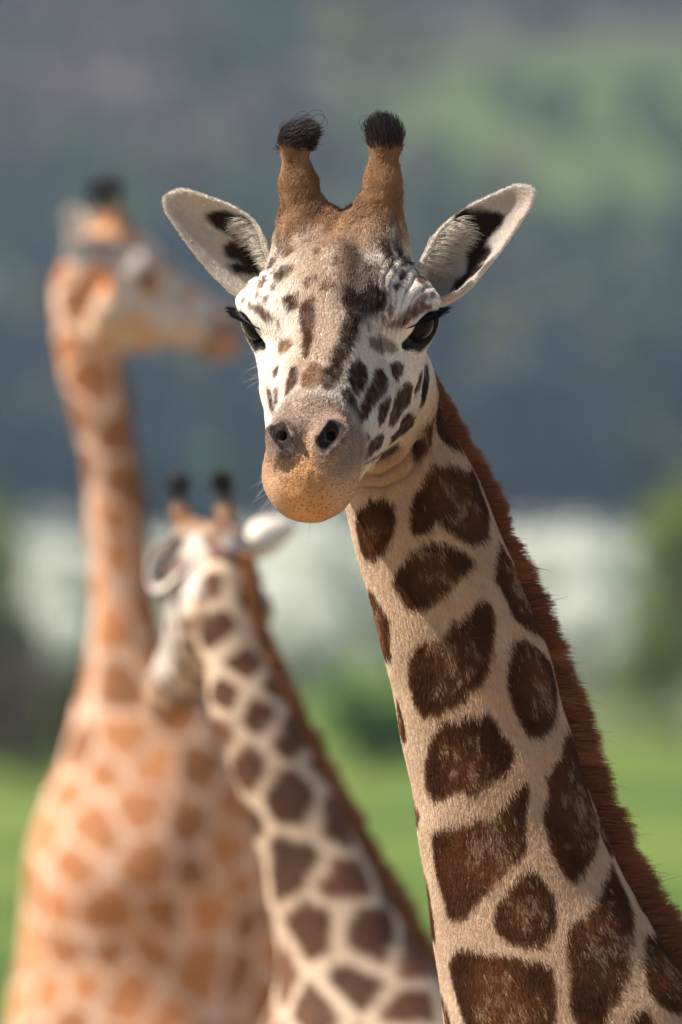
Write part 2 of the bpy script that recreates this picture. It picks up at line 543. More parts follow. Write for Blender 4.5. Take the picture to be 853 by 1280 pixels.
# blossoming trees behind the paddock (about 200 m away)
for i, (x, d, h, r) in enumerate([(-60, 205, 3.6, 1.6), (70, 200, 3.3, 1.5), (190, 206, 3.4, 1.5), (310, 203, 3.2, 1.5), (400, 200, 3.55, 1.6), (500, 206, 3.2, 1.5), (600, 203, 3.3, 1.5), (690, 198, 3.45, 1.6), (775, 204, 3.2, 1.4)]):
    tree('blossom_tree', foot_at(x, d), h, r, M_BLOSSOM, 6500, 0.085, 'white blossoming tree in the row behind the paddock', 'tree', 'row of white blossoming trees', low=0.06)
for i, (x, d, h, r) in enumerate([(60, 186, 1.9, 1.2), (250, 187, 2.0, 1.4), (365, 186, 2.3, 1.3), (640, 186, 1.9, 1.1), (745, 188, 2.2, 1.2)]):
    tree('blossom_bush', foot_at(x, d), h, r, M_BLOSSOM, 4500, 0.08, 'low white blossoming bush growing in front of the blossom trees', 'bush', 'low white blossoming bushes', low=0.02)
BLOSSOM = [o for o in COL.objects if o.name.startswith('blossom_tree') and o.type == 'EMPTY']
def copy_tree(src, foot, rot, sc):
    r = src.copy(); COL.objects.link(r)
    r.location = foot; r.rotation_euler = (0, 0, rot); r.scale = (sc, sc, sc)
    for ch in src.children:
        c = ch.copy(); COL.objects.link(c); c.parent = r
    return r
for i in range(9):                     # the row goes on to both sides
    for x in (-190 - i * 135, 985 + i * 135):
        copy_tree(BLOSSOM[(i * 2 + (x > 0)) % len(BLOSSOM)], foot_at(x + 25 * math.sin(i * 2.3 + (x > 0)), 202 + 4 * math.sin(i * 1.7)), i * 1.9 + (x > 0), 0.9 + 0.2 * math.sin(i * 3.1) ** 2)
tree('leafy_tree', foot_at(850, 190), 4.3, 1.3, M_LIME, 3600, 0.08, 'fresh yellow green tree at the end of the blossom row', 'tree', None, low=0.12)
tree('leafy_tree', foot_at(905, 176), 3.0, 1.2, M_OLIVE, 3000, 0.08, 'olive green tree beside the yellow green tree', 'tree', None, low=0.1)
tree('leafy_tree', foot_at(-15, 192), 3.7, 0.9, M_LIME, 2600, 0.08, 'yellow green tree above the brown hedge', 'tree', None, low=0.12)
tree('shrub', foot_at(-5, 178), 2.4, 1.1, M_OLIVE, 3000, 0.07, 'wide olive shrub standing before the blossom trees above the brown hedge', 'shrub', None, low=0.03)
tree('shrub', foot_at(815, 168), 1.8, 0.9, M_LIME, 2600, 0.06, 'low yellow green shrub at the foot of the yellow green tree', 'shrub', None, low=0.03)
# shrubs at the paddock edge (about 125 m away)
for i, (x, d, h, r, m_, lb) in enumerate([
        (-20, 128, 1.75, 0.85, M_BROWN, 'brown leafless shrub at the dark end of the hedge'),
        (35, 127, 1.9, 0.8, M_BROWN, 'tall brown twiggy shrub with a shaded foot'),
        (90, 126, 1.55, 0.7, M_OLIVE, 'olive green shrub beside the brown twiggy shrub'),
        (140, 128, 1.6, 0.7, M_OLIVE, 'dull olive shrub behind the orange giraffe neck')]):
    tree('shrub', foot_at(x, d), h, r, m_, 2600, 0.05, lb, 'shrub', 'shrubs of the paddock hedge', low=0.04)
for i, (x, d, h, r, lb) in enumerate([(455, 132, 1.35, 0.62, 'round green shrub at the meadow edge between two giraffe necks'), (515, 134, 1.15, 0.6, 'low dark green shrub partly behind the foremost neck'), (570, 134, 1.2, 0.6, 'dark green shrub hidden behind the foremost neck')][:2]):
    tree('shrub', foot_at(x, d), h, r, M_GREEN, 2600, 0.05, lb, 'shrub', 'green shrubs at the meadow edge', low=0.04)

# paddock fence on the right
m_w, t, b = new_mat('weathered_wood')
tc = N(t, 'ShaderNodeTexCoord'); nz = N(t, 'ShaderNodeTexNoise'); nz.inputs['Scale'].default_value = 6
t.links.new(tc.outputs['Object'], nz.inputs['Vector'])
r = N(t, 'ShaderNodeValToRGB'); r.color_ramp.elements[0].color = (0.10, 0.082, 0.06, 1); r.color_ramp.elements[1].color = (0.22, 0.19, 0.15, 1)
t.links.new(nz.outputs[0], r.inputs[0]); t.links.new(r.outputs[0], b.inputs['Base Color'])
b.inputs['Roughness'].default_value = 0.85
M_WOOD = m_w
def box(c, s):
    c = np.array(c); s = np.array(s) / 2
    v = np.array([[x, y, z] for x in (-1, 1) for y in (-1, 1) for z in (-1, 1)]) * s + c
    f = np.array([(0, 1, 3, 2), (4, 6, 7, 5), (0, 4, 5, 1), (2, 3, 7, 6), (0, 2, 6, 4), (1, 5, 7, 3)])
    return v, f
fd = 142.0
fx0, fx1 = at(560, 640, fd)[0], at(1000, 640, fd)[0]
fy = fd - FOCUS_D
fen = empty('paddock_fence', ((fx0 + fx1) / 2, fy, GROUND))
tag(fen, 'weathered wooden rail fence across the meadow in front of the blossoming trees', 'fence')
npost = 4
for i in range(npost):
    x = fx0 + (fx1 - fx0) * i / (npost - 1)
    mesh_obj('post', *box((x, fy, GROUND + 0.46), (0.13, 0.13, 0.96)), M_WOOD, fen, smooth=False)
for z in (0.30, 0.55, 0.80):
    for i in range(npost - 1):
        a = fx0 + (fx1 - fx0) * i / (npost - 1); b2 = fx0 + (fx1 - fx0) * (i + 1) / (npost - 1)
        mesh_obj('rail', *box(((a + b2) / 2, fy - 0.085, GROUND + z), (b2 - a - 0.01, 0.045, 0.11)), M_WOOD, fen, smooth=False)

# wooded hillside, one far-off mass
def wood():
    q = np.random.default_rng(3)
    parts = []; cols = []
    pal = [((0.022, 0.050, 0.026), 3), ((0.034, 0.068, 0.022), 3), ((0.060, 0.090, 0.026), 2), ((0.105, 0.070, 0.060), 2), ((0.12, 0.125, 0.035), 1.2), ((0.014, 0.030, 0.032), 3)]
    pw = np.array([w for _, w in pal]); pw = pw / pw.sum()
    n = 0
    while n < 2600:
        y = q.uniform(535, 900)
        x = q.uniform(-1, 1) * 135
        P = np.array([[x, y, 0.0]])
        dens = vnoise(P, 1 / 70.0)[0] + 0.35
        # open pastures
        if dens < q.uniform(-0.9, 0.1): continue
        if ((x - 25) / 25) ** 2 + ((y - 756) / 34) ** 2 < 1 and q.random() < 0.90: continue
        kv = vnoise(P + 50, 1 / 22.0)[0] * 1.1 + 0.5
        kind = int(np.clip(kv * 6 + q.normal(0, 0.7), 0, 5.99))
        kind = [5, 0, 1, 2, 3, 4][kind]
        if y < 700 and kind in (1, 2, 3, 4) and q.random() < 0.7: kind = 5
        if ((x + 24) / 13) ** 2 + ((y - 762) / 26) ** 2 < 1: kind = 3
        z = hill_h(np.array([[x]]), np.array([[y]]))[0, 0]
        h = q.uniform(5, 10) * (1.15 if kind == 5 else 1)
        r_ = h * (0.25 if kind == 5 else 0.42) * q.uniform(0.8, 1.2)
        v, f = leaf_cloud((x, y, z + h * 0.55), (r_, r_, h * 0.48), 130, 0.55, int(q.integers(1e6)), lump=0.5)
        parts.append((v, f))
        parts.append(tube((x, y, z - 0.3), (x, y, z + h * 0.6), 0.03 * h, 0.015 * h, 4, 1))
        c = np.array(pal[kind][0]) * q.uniform(0.6, 1.45)
        cols.append(np.tile(c, (len(v), 1)) * q.uniform(0.8, 1.2, (len(v), 1))); cols.append(np.tile((0.05, 0.04, 0.03), (8, 1)))
        n += 1
    V, F = join(parts)
    m = attr_mat('hill_foliage', 0.8, 0.1, trans=0.25)
    o = mesh_obj('wooded_hillside', V, F, m, None, np.concatenate(cols), smooth=False)
    tag(o, 'hazy mixed wood covering the far hillside behind the giraffes', 'wood', kind='stuff')
wood()

# air
def haze():
    m = bpy.data.materials.new('haze'); m.use_nodes = True
    t = m.node_tree; t.nodes.remove(t.nodes['Principled BSDF'])
    pv = N(t, 'ShaderNodeVolumePrincipled')
    pv.inputs['Color'].default_value = (0.60, 0.78, 1.0, 1)
    pv.inputs['Density'].default_value = 0.00021
    pv.inputs['Anisotropy'].default_value = 0.2
    t.links.new(pv.outputs[0], t.nodes['Material Output'].inputs['Volume'])
    v, f = box((0, 850, (GROUND - 12 + 300) / 2), (5200, 3700, 300 - GROUND + 12))
    o = mesh_obj('haze', v, f, m, None, smooth=False)
    tag(o, 'thin pale blue air between the meadow and far hills', 'haze', kind='stuff')
haze()
# ------------------------------------------------------------------ giraffes
def head_frame(fdir):
    f = np.array(fdir, float); f /= np.linalg.norm(f)
    l = np.cross(f, (0, 0, 1.0)); l /= np.linalg.norm(l)
    if np.dot(l, (1, 0, 0)) < 0 and f[1] < 0: l = -l
    u = np.cross(l, f)
    if u[2] < 0: u = -u
    return np.stack([l, f, u])            # rows: lateral, forward, up

NOS_A, NOS_B = (39, 322, 43), (21, 350, 29)
EYE = np.array((92, 13, 17), np.float32)
def eye_gap(m):
    op = ell(m, (119, 34, 12), (24, 30, 24))
    op = smin(op, rcone(m, (116, 36, 9), (83, 60, 8), 12, 4), 9)
    return smin(op, np.linalg.norm(m - np.array((114, 42, -3), np.float32), axis=-1) - 10, 8)

def head_sdf(q, detail=True):
    """giraffe head in its own frame (metres): x lateral, y forward along the snout, z up; origin between the eyes"""
    x = np.abs(q[:, 0])
    m = np.stack([x, q[:, 1], q[:, 2]], -1) * 1000.0
    d = ell(m, (0, -30, 40), (94, 112, 84))
    d = smin(d, ell(m, (0, 28, 50), (88, 92, 58)), 40)
    d = smin(d, ell(m, (0, 26, 96), (34, 46, 24)), 34)
    d = smin(d, ell(m, (81, 0, 18), (43, 51, 49)), 26)                       # orbit
    d = smin(d, rcone(m, (60, 58, 47), (106, 0, 47), 15, 11), 24)           # brow
    d = smin(d, rcone(m, (0, 60, 34), (0, 258, 4), 62, 44), 36)              # nasal bridge
    d = smin(d, rcone(m, (46, 45, -30), (22, 240, -24), 50, 40), 30)         # cheek
    d = smin(d, rcone(m, (62, -25, -92), (26, 230, -64), 38, 26), 30)        # jaw
    d = smin(d, ell(m, (66, 0, -66), (36, 62, 62)), 30)
    d = smin(d, ell(m, (0, 312, -26), (60, 57, 50)), 26)                     # muzzle
    d = smin(d, ell(m, (0, 328, -42), (49, 46, 41)), 18)                     # upper lip
    d = smin(d, ell(m, (0, 296, -68), (38, 44, 22)), 10)                     # lower lip
    d = smin(d, ell(m, (29, 314, 16), (22, 38, 27)), 18)                     # nostril bulge
    # horns
    d = smin(d, rcone(m, (42, -60, 106), (54, -88, 156), 38, 19), 34)
    d = smin(d, rcone(m, (54, -88, 156), (57, -110, 196), 18.5, 12.5), 16)
    d = smin(d, ell(m, (57.5, -112, 199), (16, 16, 16)), 14)
    # throat and the folds behind the jaw
    d = smin(d, rcone(m, (28, 0, -128), (18, 125, -108), 42, 32), 24)
    # nostrils
    d = smin(d, rcone(m, (46, 314, 30), (31, 346, 15), 6, 6), 9)
    d = smin(d, rcone(m, (27, 318, 42), (16, 338, 34), 5, 5), 9)
    d = smax(d, -rcone(m, NOS_A, NOS_B, 11.5, 8.0), 4)
    d = smax(d, -rcone(m, (31, 334, 33), (24, 285, 8), 7, 7), 4)
    # ring fold round the nostril wing
    # eyes
    d = smin(d, np.linalg.norm(m - EYE, axis=-1) - 32, 12)
    d = smin(d, rcone(m, (78, 54, 38), (122, 4, 41), 6.5, 6.5), 10)              # upper lid
    d = smax(d, -eye_gap(m), 5)
    d = smax(d, -(np.linalg.norm(m - EYE, axis=-1) - 27.6), 2)
    return d / 1000.0

class Giraffe:
    def __init__(g, O, fdir, s, neck, base, heading, bs, ktop):
        g.O = np.array(O, float); g.R = head_frame(fdir); g.s = s
        g.neck = np.array(neck, float)      # rows z, cx, cy, rx, ry   (z descending)
        g.base = np.array(base, float); g.bs = bs
        h = np.array((heading[0], heading[1], 0.0)); h /= np.linalg.norm(h)
        g.B = np.stack([h, np.array((-h[1], h[0], 0)), np.array((0, 0, 1.0))])
        g.ktop = ktop
        nz = g.neck[::-1]
        zz = np.linspace(nz[0, 0], nz[-1, 0], 400)
        tab = [np.interp(zz, nz[:, 0], nz[:, k]) for k in range(1, 5)]
        ker = np.hanning(25); ker /= ker.sum()
        g.zz = zz
        g.tab = [np.convolve(np.pad(t, 12, mode='edge'), ker, mode='valid') for t in tab]
    def loc(g, P):
        return ((P - g.O) @ g.R.T) / g.s
    def wor(g, q):
        return g.O + (np.asarray(q, float) * g.s) @ g.R
    def nk(g, z):
        return [np.interp(z, g.zz, t) for t in g.tab]
    def neck_sdf(g, P):
        cx, cy, rx, ry = g.nk(P[:, 2])
        e = 2.25
        a = np.abs((P[:, 0] - cx) / rx); b = np.abs((P[:, 1] - cy) / ry)
        k = (a ** e + b ** e) ** (1 / e)
        d = (k - 1) * np.minimum(rx, ry) * 0.93
        d = d + 0.0016 * np.sin(P[:, 2] * 21 + P[:, 0] * 17) * np.sin(P[:, 1] * 26 + P[:, 2] * 5 + 1.0) + 0.0006 * np.sin(P[:, 2] * 47 - P[:, 0] * 30 + 2.0)
        return np.maximum(smax(d, P[:, 2] - g.zz[-1] + 0.03, 0.06), g.zz[0] - P[:, 2])
    def body_sdf(g, P):
        q = ((P - g.base) @ g.B.T) / g.bs
        q = np.stack([q[:, 0], np.abs(q[:, 1]), q[:, 2]], -1)
        d = ell(q, (0.0, 0, 1.93), (0.80, 0.33, 0.42))
        d = smin(d, ell(q, (0.46, 0.06, 1.98), (0.34, 0.27, 0.50)), 0.15)
        d = smin(d, ell(q, (-0.55, 0.08, 1.88), (0.32, 0.22, 0.40)), 0.15)
        d = smin(d, rcone(q, (0.42, 0, 2.30), (0.62, 0, 2.62), 0.26, 0.20), 0.2)
        for (x, y, kx) in ((0.50, 0.17, 0.03), (-0.62, 0.17, -0.06)):
            d = smin(d, rcone(q, (x, y, 1.75), (x + kx, y, 1.02), 0.15, 0.075), 0.08)
            d = smin(d, rcone(q, (x + kx, y, 1.02), (x, y, 0.26), 0.066, 0.046), 0.03)
            d = smin(d, rcone(q, (x, y, 0.26), (x + 0.03, y, 0.04), 0.05, 0.07), 0.02)
        d = smin(d, rcone(q, (-0.86, 0, 2.02), (-0.95, 0, 1.15), 0.035, 0.018), 0.04)
        d = np.maximum(d, -q[:, 2])
        return d * g.bs
    def sdf(g, P, far=False):
        d = head_sdf(g.loc(P)) * g.s
        d = smin(d, g.neck_sdf(P), 0.050 * g.s)
        if far:
            d = smin(d, g.body_sdf(P), 0.12)
        return d

def mm(x, y):
    return ((x - 426.5) / 1000.0, (640 - y) / 1000.0)

# ---- the front giraffe
F_YAW, F_PITCH = math.radians(8), math.radians(30)
f_dir = (-math.sin(F_YAW) * math.cos(F_PITCH), -math.cos(F_YAW) * math.cos(F_PITCH), -math.sin(F_PITCH))
edge_l = [(330, 400), (360, 408), (400, 416), (480, 424), (560, 426), (620, 431), (660, 438), (720, 455), (780, 470), (830, 486), (880, 497), (940, 510), (1000, 520), (1070, 530),
          (1130, 540), (1200, 548), (1280, 556), (1400, 580), (1600, 680), (1800, 830), (2000, 1000)]
edge_r = [(330, 470), (400, 504), (440, 521), (460, 531), (490, 547), (550, 574), (600, 600), (640, 615), (710, 641), (770, 668), (830, 690), (890, 706), (950, 723), (1020, 746),
          (1070, 766), (1120, 791), (1170, 820), (1220, 852), (1280, 895), (1400, 985), (1600, 1180), (1800, 1390), (2000, 1600)]
tab = []
for yy in (330, 370, 410, 450, 490, 540, 590, 640, 700, 760, 830, 900, 970, 1040, 1110, 1180, 1250, 1330, 1400, 1500, 1600, 1800, 2000):
    L = np.interp(yy, *zip(*edge_l)); Rr = np.interp(yy, *zip(*edge_r))
    cx = ((L + Rr) / 2 - 426.5) / 1000; rx = (Rr - L) / 2000
    cy = np.interp(yy, (330, 600, 1280, 2000), (0.105, 0.135, 0.17, 0.35))
    ry = min(rx * 0.80, 0.30)
    tab.append(((640 - yy) / 1000, cx, cy, rx, ry))
GF = Giraffe((-0.0005, 0, 0.230), f_dir, 1.0, tab, (1.32, 0.50, GROUND), (-0.97, -0.25), 1.0, 0)

# neck patches and painted shade under the mane: outlines measured on the near side of the neck (mm)
def crop(ox, oy, s, pts):
    return [mm(ox + a / s, oy + b / s) for a, b in pts]
c4 = lambda *p: crop(400, 450, 2.1325, p)
c5 = lambda *p: crop(450, 830, 2.117, p)
NECK_PATCH_SHADE = [
 c4((300,262),(325,280),(345,270),(380,285),(400,275),(420,330),(445,400),(440,465),(425,478),(403,490),(375,475),(345,450),(310,430),(270,465),(238,455),(235,410),(240,365),(262,330),(285,290)),
 c4((105,385),(140,365),(180,358),(200,380),(203,420),(195,470),(175,510),(150,530),(125,515),(110,470),(97,425)),
 c4((300,475),(340,480),(375,500),(412,530),(395,560),(360,590),(330,625),(280,665),(240,660),(215,630),(195,580),(215,545),(240,500),(270,485)),
 c4((130,595),(150,620),(175,660),(197,690),(195,740),(200,790),(185,800),(150,770),(120,700),(100,620)),
 c4((435,628),(455,650),(465,690),(460,750),(450,820),(435,860),(395,900),(340,935),(285,950),(255,910),(242,850),(245,790),(265,750),(320,735),(355,700),(385,680),(410,640)),
 c4((470,470),(490,510),(530,570),(575,640),(605,700),(603,745),(570,725),(530,705),(505,670),(485,620),(455,575),(460,520)),
 c4((515,738),(545,740),(580,770),(610,800),(625,850),(632,900),(622,950),(600,995),(576,1009),(544,992),(512,928),(495,864),(493,800)),
 c4((290,50),(310,75),(345,150),(365,200),(378,238),(340,225),(310,195),(290,140),(285,90)),
 c4((286,125),(292,170),(290,220),(265,262),(242,262),(245,215),(262,170)),
 c5((300,140),(340,125),(360,135),(370,170),(405,215),(408,250),(390,290),(345,320),(310,345),(260,335),(225,360),(200,360),(178,330),(175,270),(185,210),(215,155),(250,145)),
 c5((445,305),(448,340),(443,400),(440,470),(445,500),(410,530),(370,570),(330,625),(290,680),(250,670),(235,620),(215,560),(205,500),(203,440),(260,425),(310,405),(350,410),(385,375),(410,330)),
 c5((545,165),(570,210),(590,280),(610,360),(625,440),(620,490),(595,540),(570,585),(540,560),(505,500),(490,440),(483,390),(495,340),(485,290),(520,240),(530,190)),
 c5((460,540),(490,575),(515,610),(522,660),(515,710),(490,745),(440,750),(385,735),(357,695),(360,640),(390,600),(425,560)),
 c5((665,520),(680,560),(700,600),(718,660),(710,760),(705,830),(690,885),(665,905),(655,960),(620,1000),(580,970),(555,920),(550,840),(545,760),(555,680),(585,665),(620,630),(640,570)),
 c5((245,790),(270,755),(340,760),(420,780),(505,790),(518,850),(522,952),(500,1010),(400,1040),(310,1010),(270,900),(255,850)),
 c5((745,725),(790,720),(820,760),(860,810),(880,900),(830,935),(790,910),(755,870),(740,800)),
 c5((720,925),(745,912),(765,930),(800,1010),(760,1080),(700,1050),(705,970)),
 c5((100,80),(125,150),(130,200),(118,200),(95,150)),
 c5((140,340),(168,400),(165,430),(145,430)),
 c5((160,510),(190,580),(210,680),(213,740),(195,735),(160,640)),
 c5((215,860),(240,920),(260,990),(240,1000),(205,900)),
 c5((618,385),(655,440),(672,510),(655,505),(630,450)),  # shading under the mane edge, drawn as a dark patch
 c5((730,615),(765,665),(752,668),(735,645)),  # more of the mane's shading, put in as a patch
]
def neck_uv(g, x, z):
    cx, cy, rx, ry = g.nk(z)
    v = (x - cx) / rx
    vc = np.clip(v, -1, 1)
    return np.stack([z, (np.arcsin(vc) + (v - vc) * 1.6) * 0.10], -1)
NP_UV = [neck_uv(GF, np.array([p[0] for p in pl]), np.array([p[1] for p in pl])) for pl in NECK_PATCH_SHADE]

# head spots: outlines measured on the face (mm), thrown onto the skin and kept in the head's own coordinates
c2 = lambda *p: crop(280, 260, 2.6656, p)
def dot(x, y, r):
    return c2(*[(x + r * math.cos(a), y + r * math.sin(a)) for a in np.linspace(0, 6.28, 8)[:-1]])
BR, DK, TN = (0.078, 0.032, 0.0145), (0.036, 0.016, 0.0085), (0.22, 0.11, 0.055)
HEAD_SPOT = [
 (BR, .55, c2((480,440),(520,432),(560,450),(578,470),(560,485),(520,478),(490,465))),
 (BR, .8, c2((552,525),(575,515),(597,530),(590,555),(570,570),(556,552))),
 (DK, .8, c2((420,520),(450,508),(470,530),(475,570),(455,610),(440,628),(420,600),(410,565))),
 (BR, .9, c2((500,540),(525,535),(542,570),(540,600),(515,630),(490,660),(470,700),(450,720),(445,690),(455,650),(470,610),(490,575))),
 (BR, .9, c2((530,640),(550,620),(548,660),(535,700),(515,722),(508,700),(512,665))),
 (BR, .9, c2((575,610),(610,580),(630,595),(620,640),(590,680),(565,718),(548,715),(552,680),(562,640))),
 (DK, .9, c2((590,700),(615,677),(637,690),(635,715),(610,740),(580,760),(560,775),(555,755),(580,735))),
 (BR, .9, c2((480,780),(515,748),(535,750),(525,785),(490,815),(468,835),(465,815))),
 (BR, .8, c2((455,770),(475,748),(485,760),(460,795))),
 (BR, .8, c2((470,845),(510,825),(545,800),(590,790),(585,810),(540,850),(500,862))),
 (DK, .8, c2((668,530),(678,520),(680,580),(668,640),(655,655),(660,600))),
 (BR, .8, c2((650,560),(662,545),(655,590),(640,620),(636,610))),
 (BR, .75, c2((385,610),(410,600),(435,640),(447,690),(445,740),(430,700),(400,650))),
 (BR, .45, c2((395,110),(440,140),(470,190),(520,230),(545,270),(550,310),(500,340),(440,340),(400,330),(385,300),(375,240),(380,180)), 0.009),
 (DK, .45, c2((388,140),(425,120),(455,180),(430,215),(395,200)), 0.007),
 (DK, .85, c2((405,262),(450,285),(500,262),(540,290),(540,320),(515,352),(470,370),(450,390),(440,440),(415,490),(395,520),(385,570),(360,605),(335,610),(322,580),(325,545),(355,530),(365,480),(385,430),(400,390),(410,350),(400,310)), 0.004),
 (BR, .8, c2((262,320),(285,305),(300,340),(300,400),(295,450),(280,500),(268,490),(275,430),(262,380))),
 (TN, .7, c2((270,560),(300,520),(325,530),(320,590),(300,610),(265,600))),
 (TN, .75, c2((190,440),(225,438),(238,460),(215,480),(185,470))),
 (BR, .7, c2((170,540),(190,520),(188,550),(175,565))),
 (BR, .85, c2((215,590),(235,530),(250,545),(250,580),(225,620),(213,625))),
 (BR, .8, c2((150,595),(165,605),(178,690),(160,660))),
 (BR, .7, c2((175,600),(188,600),(188,650),(180,660))),
 (BR, .6, c2((170,225),(200,195),(235,195),(225,220),(190,245))),
 (BR, .8, c2((205,300),(230,290),(250,320),(240,340),(215,345))),
 (TN, .8, c2((195,140),(240,125),(245,140),(210,165))),
 (BR, .7, dot(165,180,9)), (BR, .7, dot(150,200,6)), (BR, .7, dot(135,245,5)), (BR, .7, dot(165,270,7)),
 (BR, .8, c2((525,120),(550,125),(565,160),(550,175),(530,155))),
 (BR, .8, c2((565,120),(590,130),(600,165),(585,170))),
 (BR, .8, c2((590,185),(620,170),(625,185),(600,195))),
 (BR, .85, dot(595,230,13)), (BR, .85, dot(655,240,12)), (BR, .8, dot(650,205,7)), (BR, .8, dot(680,215,5)), (BR, .7, dot(560,200,9)), (BR, .7, dot(570,265,9)),
 (BR, .75, c2((550,400),(600,355),(660,325),(690,332),(660,348),(610,384),(580,402))),
 (BR, .7, c2((80,325),(120,325),(150,355),(165,385),(140,378),(110,352))),
]
def head_uv(q):
    th = np.arctan2(q[:, 0], q[:, 2] + 0.03)
    return np.stack([q[:, 1], th * 0.075], -1)

CREAM = np.array((0.61, 0.42, 0.275))
WHITE = np.array((0.71, 0.625, 0.535))
NBROWN = np.array((0.100, 0.036, 0.012))
HORN = np.array((0.32, 0.178, 0.09))

def voro(uv, n_seed, lo, hi, seed):
    r = np.random.default_rng(seed)
    S = lo + r.random((n_seed, 2)) * (np.array(hi) - lo)
    for _ in range(6):
        T = lo + r.random((6000, 2)) * (np.array(hi) - lo)
        k = np.argmin(((T[:, None] - S[None]) ** 2).sum(-1), 1)
        for i in range(n_seed):
            if (k == i).any(): S[i] = T[k == i].mean(0)
    d1 = np.full(len(uv), 1e9); d2 = d1.copy()
    for s_ in S:
        d = np.linalg.norm(uv - s_, axis=1)
        n1 = d < d1
        d2 = np.where(n1, d1, np.minimum(d2, d)); d1 = np.where(n1, d, d1)
    return d2 - d1

def neck_color_front(P, jit, seedv):
    g = GF
    cx, cy, rx, ry = g.nk(P[:, 2])
    phi = np.arctan2((P[:, 0] - cx) / rx, -(P[:, 1] - cy) / ry)
    uv = np.stack([P[:, 2], phi * 0.10], -1)
    if jit: uv = uv + np.stack([rng.normal(0, 0.0028, len(P)), rng.normal(0, 0.0009, len(P))], -1)
    uv[:, 0] += vnoise(P * np.array((1, 1, .25)), 160.0) * 0.0035
    best = np.full(len(P), 1e9)
    cen = np.zeros(len(P))
    for pl in NP_UV:
        lo = pl.min(0) - 0.02; hi = pl.max(0) + 0.02
        m = ((uv > lo) & (uv < hi)).all(1)
        if not m.any(): continue
        d = poly_dist(uv[m], pl)
        size = 0.5 * np.sqrt(np.prod(pl.max(0) - pl.min(0)))
        c = (pl.max(0) + pl.min(0)) / 2
        rr = np.linalg.norm((uv[m] - c) / np.array((1.25, 0.8)), axis=1) / max(size, 0.01)
        bb = best[m]; upd = d < bb
        cm = cen[m]; cm[upd] = np.where(size > 0.02, 1 - rr[upd], 0); cen[m] = cm
        best[m] = np.minimum(bb, d)
    # patches where the outlines do not reach: far side of the neck and below
    far = sstep(1.75, 1.95, np.abs(phi)) + (P[:, 2] < -0.72)
    fm = far > 0.5
    if fm.any():
        best[fm] = 0.012 - voro(uv[fm], 110, np.array((-1.5, -0.33)), np.array((0.25, 0.33)), 5)
    inside = sstep(0.0015, -0.0015, best)
    base = CREAM * (1 + 0.10 * vnoise(P, 22.0) + 0.07 * vnoise(P, 90.0))[:, None]
    base = mix(base, np.array((0.66, 0.53, 0.40)), sstep(-0.05, -1.2, phi) * 0.6)          # sunlit throat side put in as paler coat
    base = mix(base, np.array((0.50, 0.345, 0.245)), sstep(0.1, 1.4, phi) * 0.55)          # shade towards the mane put in as darker, pinker coat
    br = NBROWN * (1 + 0.35 * vnoise(P, 30.0) + 0.25 * vnoise(P, 140.0))[:, None]
    br = mix(br * 0.72, br * 1.25, sstep(0.0, 0.75, cen))                                   # darker towards the border
    br = mix(br, np.array((0.19, 0.076, 0.027)), sstep(-0.005, -0.0005, best) * 0.6)       # redder rim
    fl = cen - 0.16 + 0.55 * vnoise(P * np.array((1, 1, .8)), 85.0) + 0.40 * vnoise(P * np.array((1, 1, .6)), 230.0)
    fleck = sstep(0.30, 0.85, fl)
    fleck = np.where(rng.random(len(P)) < fleck * 0.52, 1.0, 0.0) if jit else fleck * 0.4
    br = mix(br, np.array((0.44, 0.275, 0.165)), fleck * 0.8)
    return mix(base, br, inside)

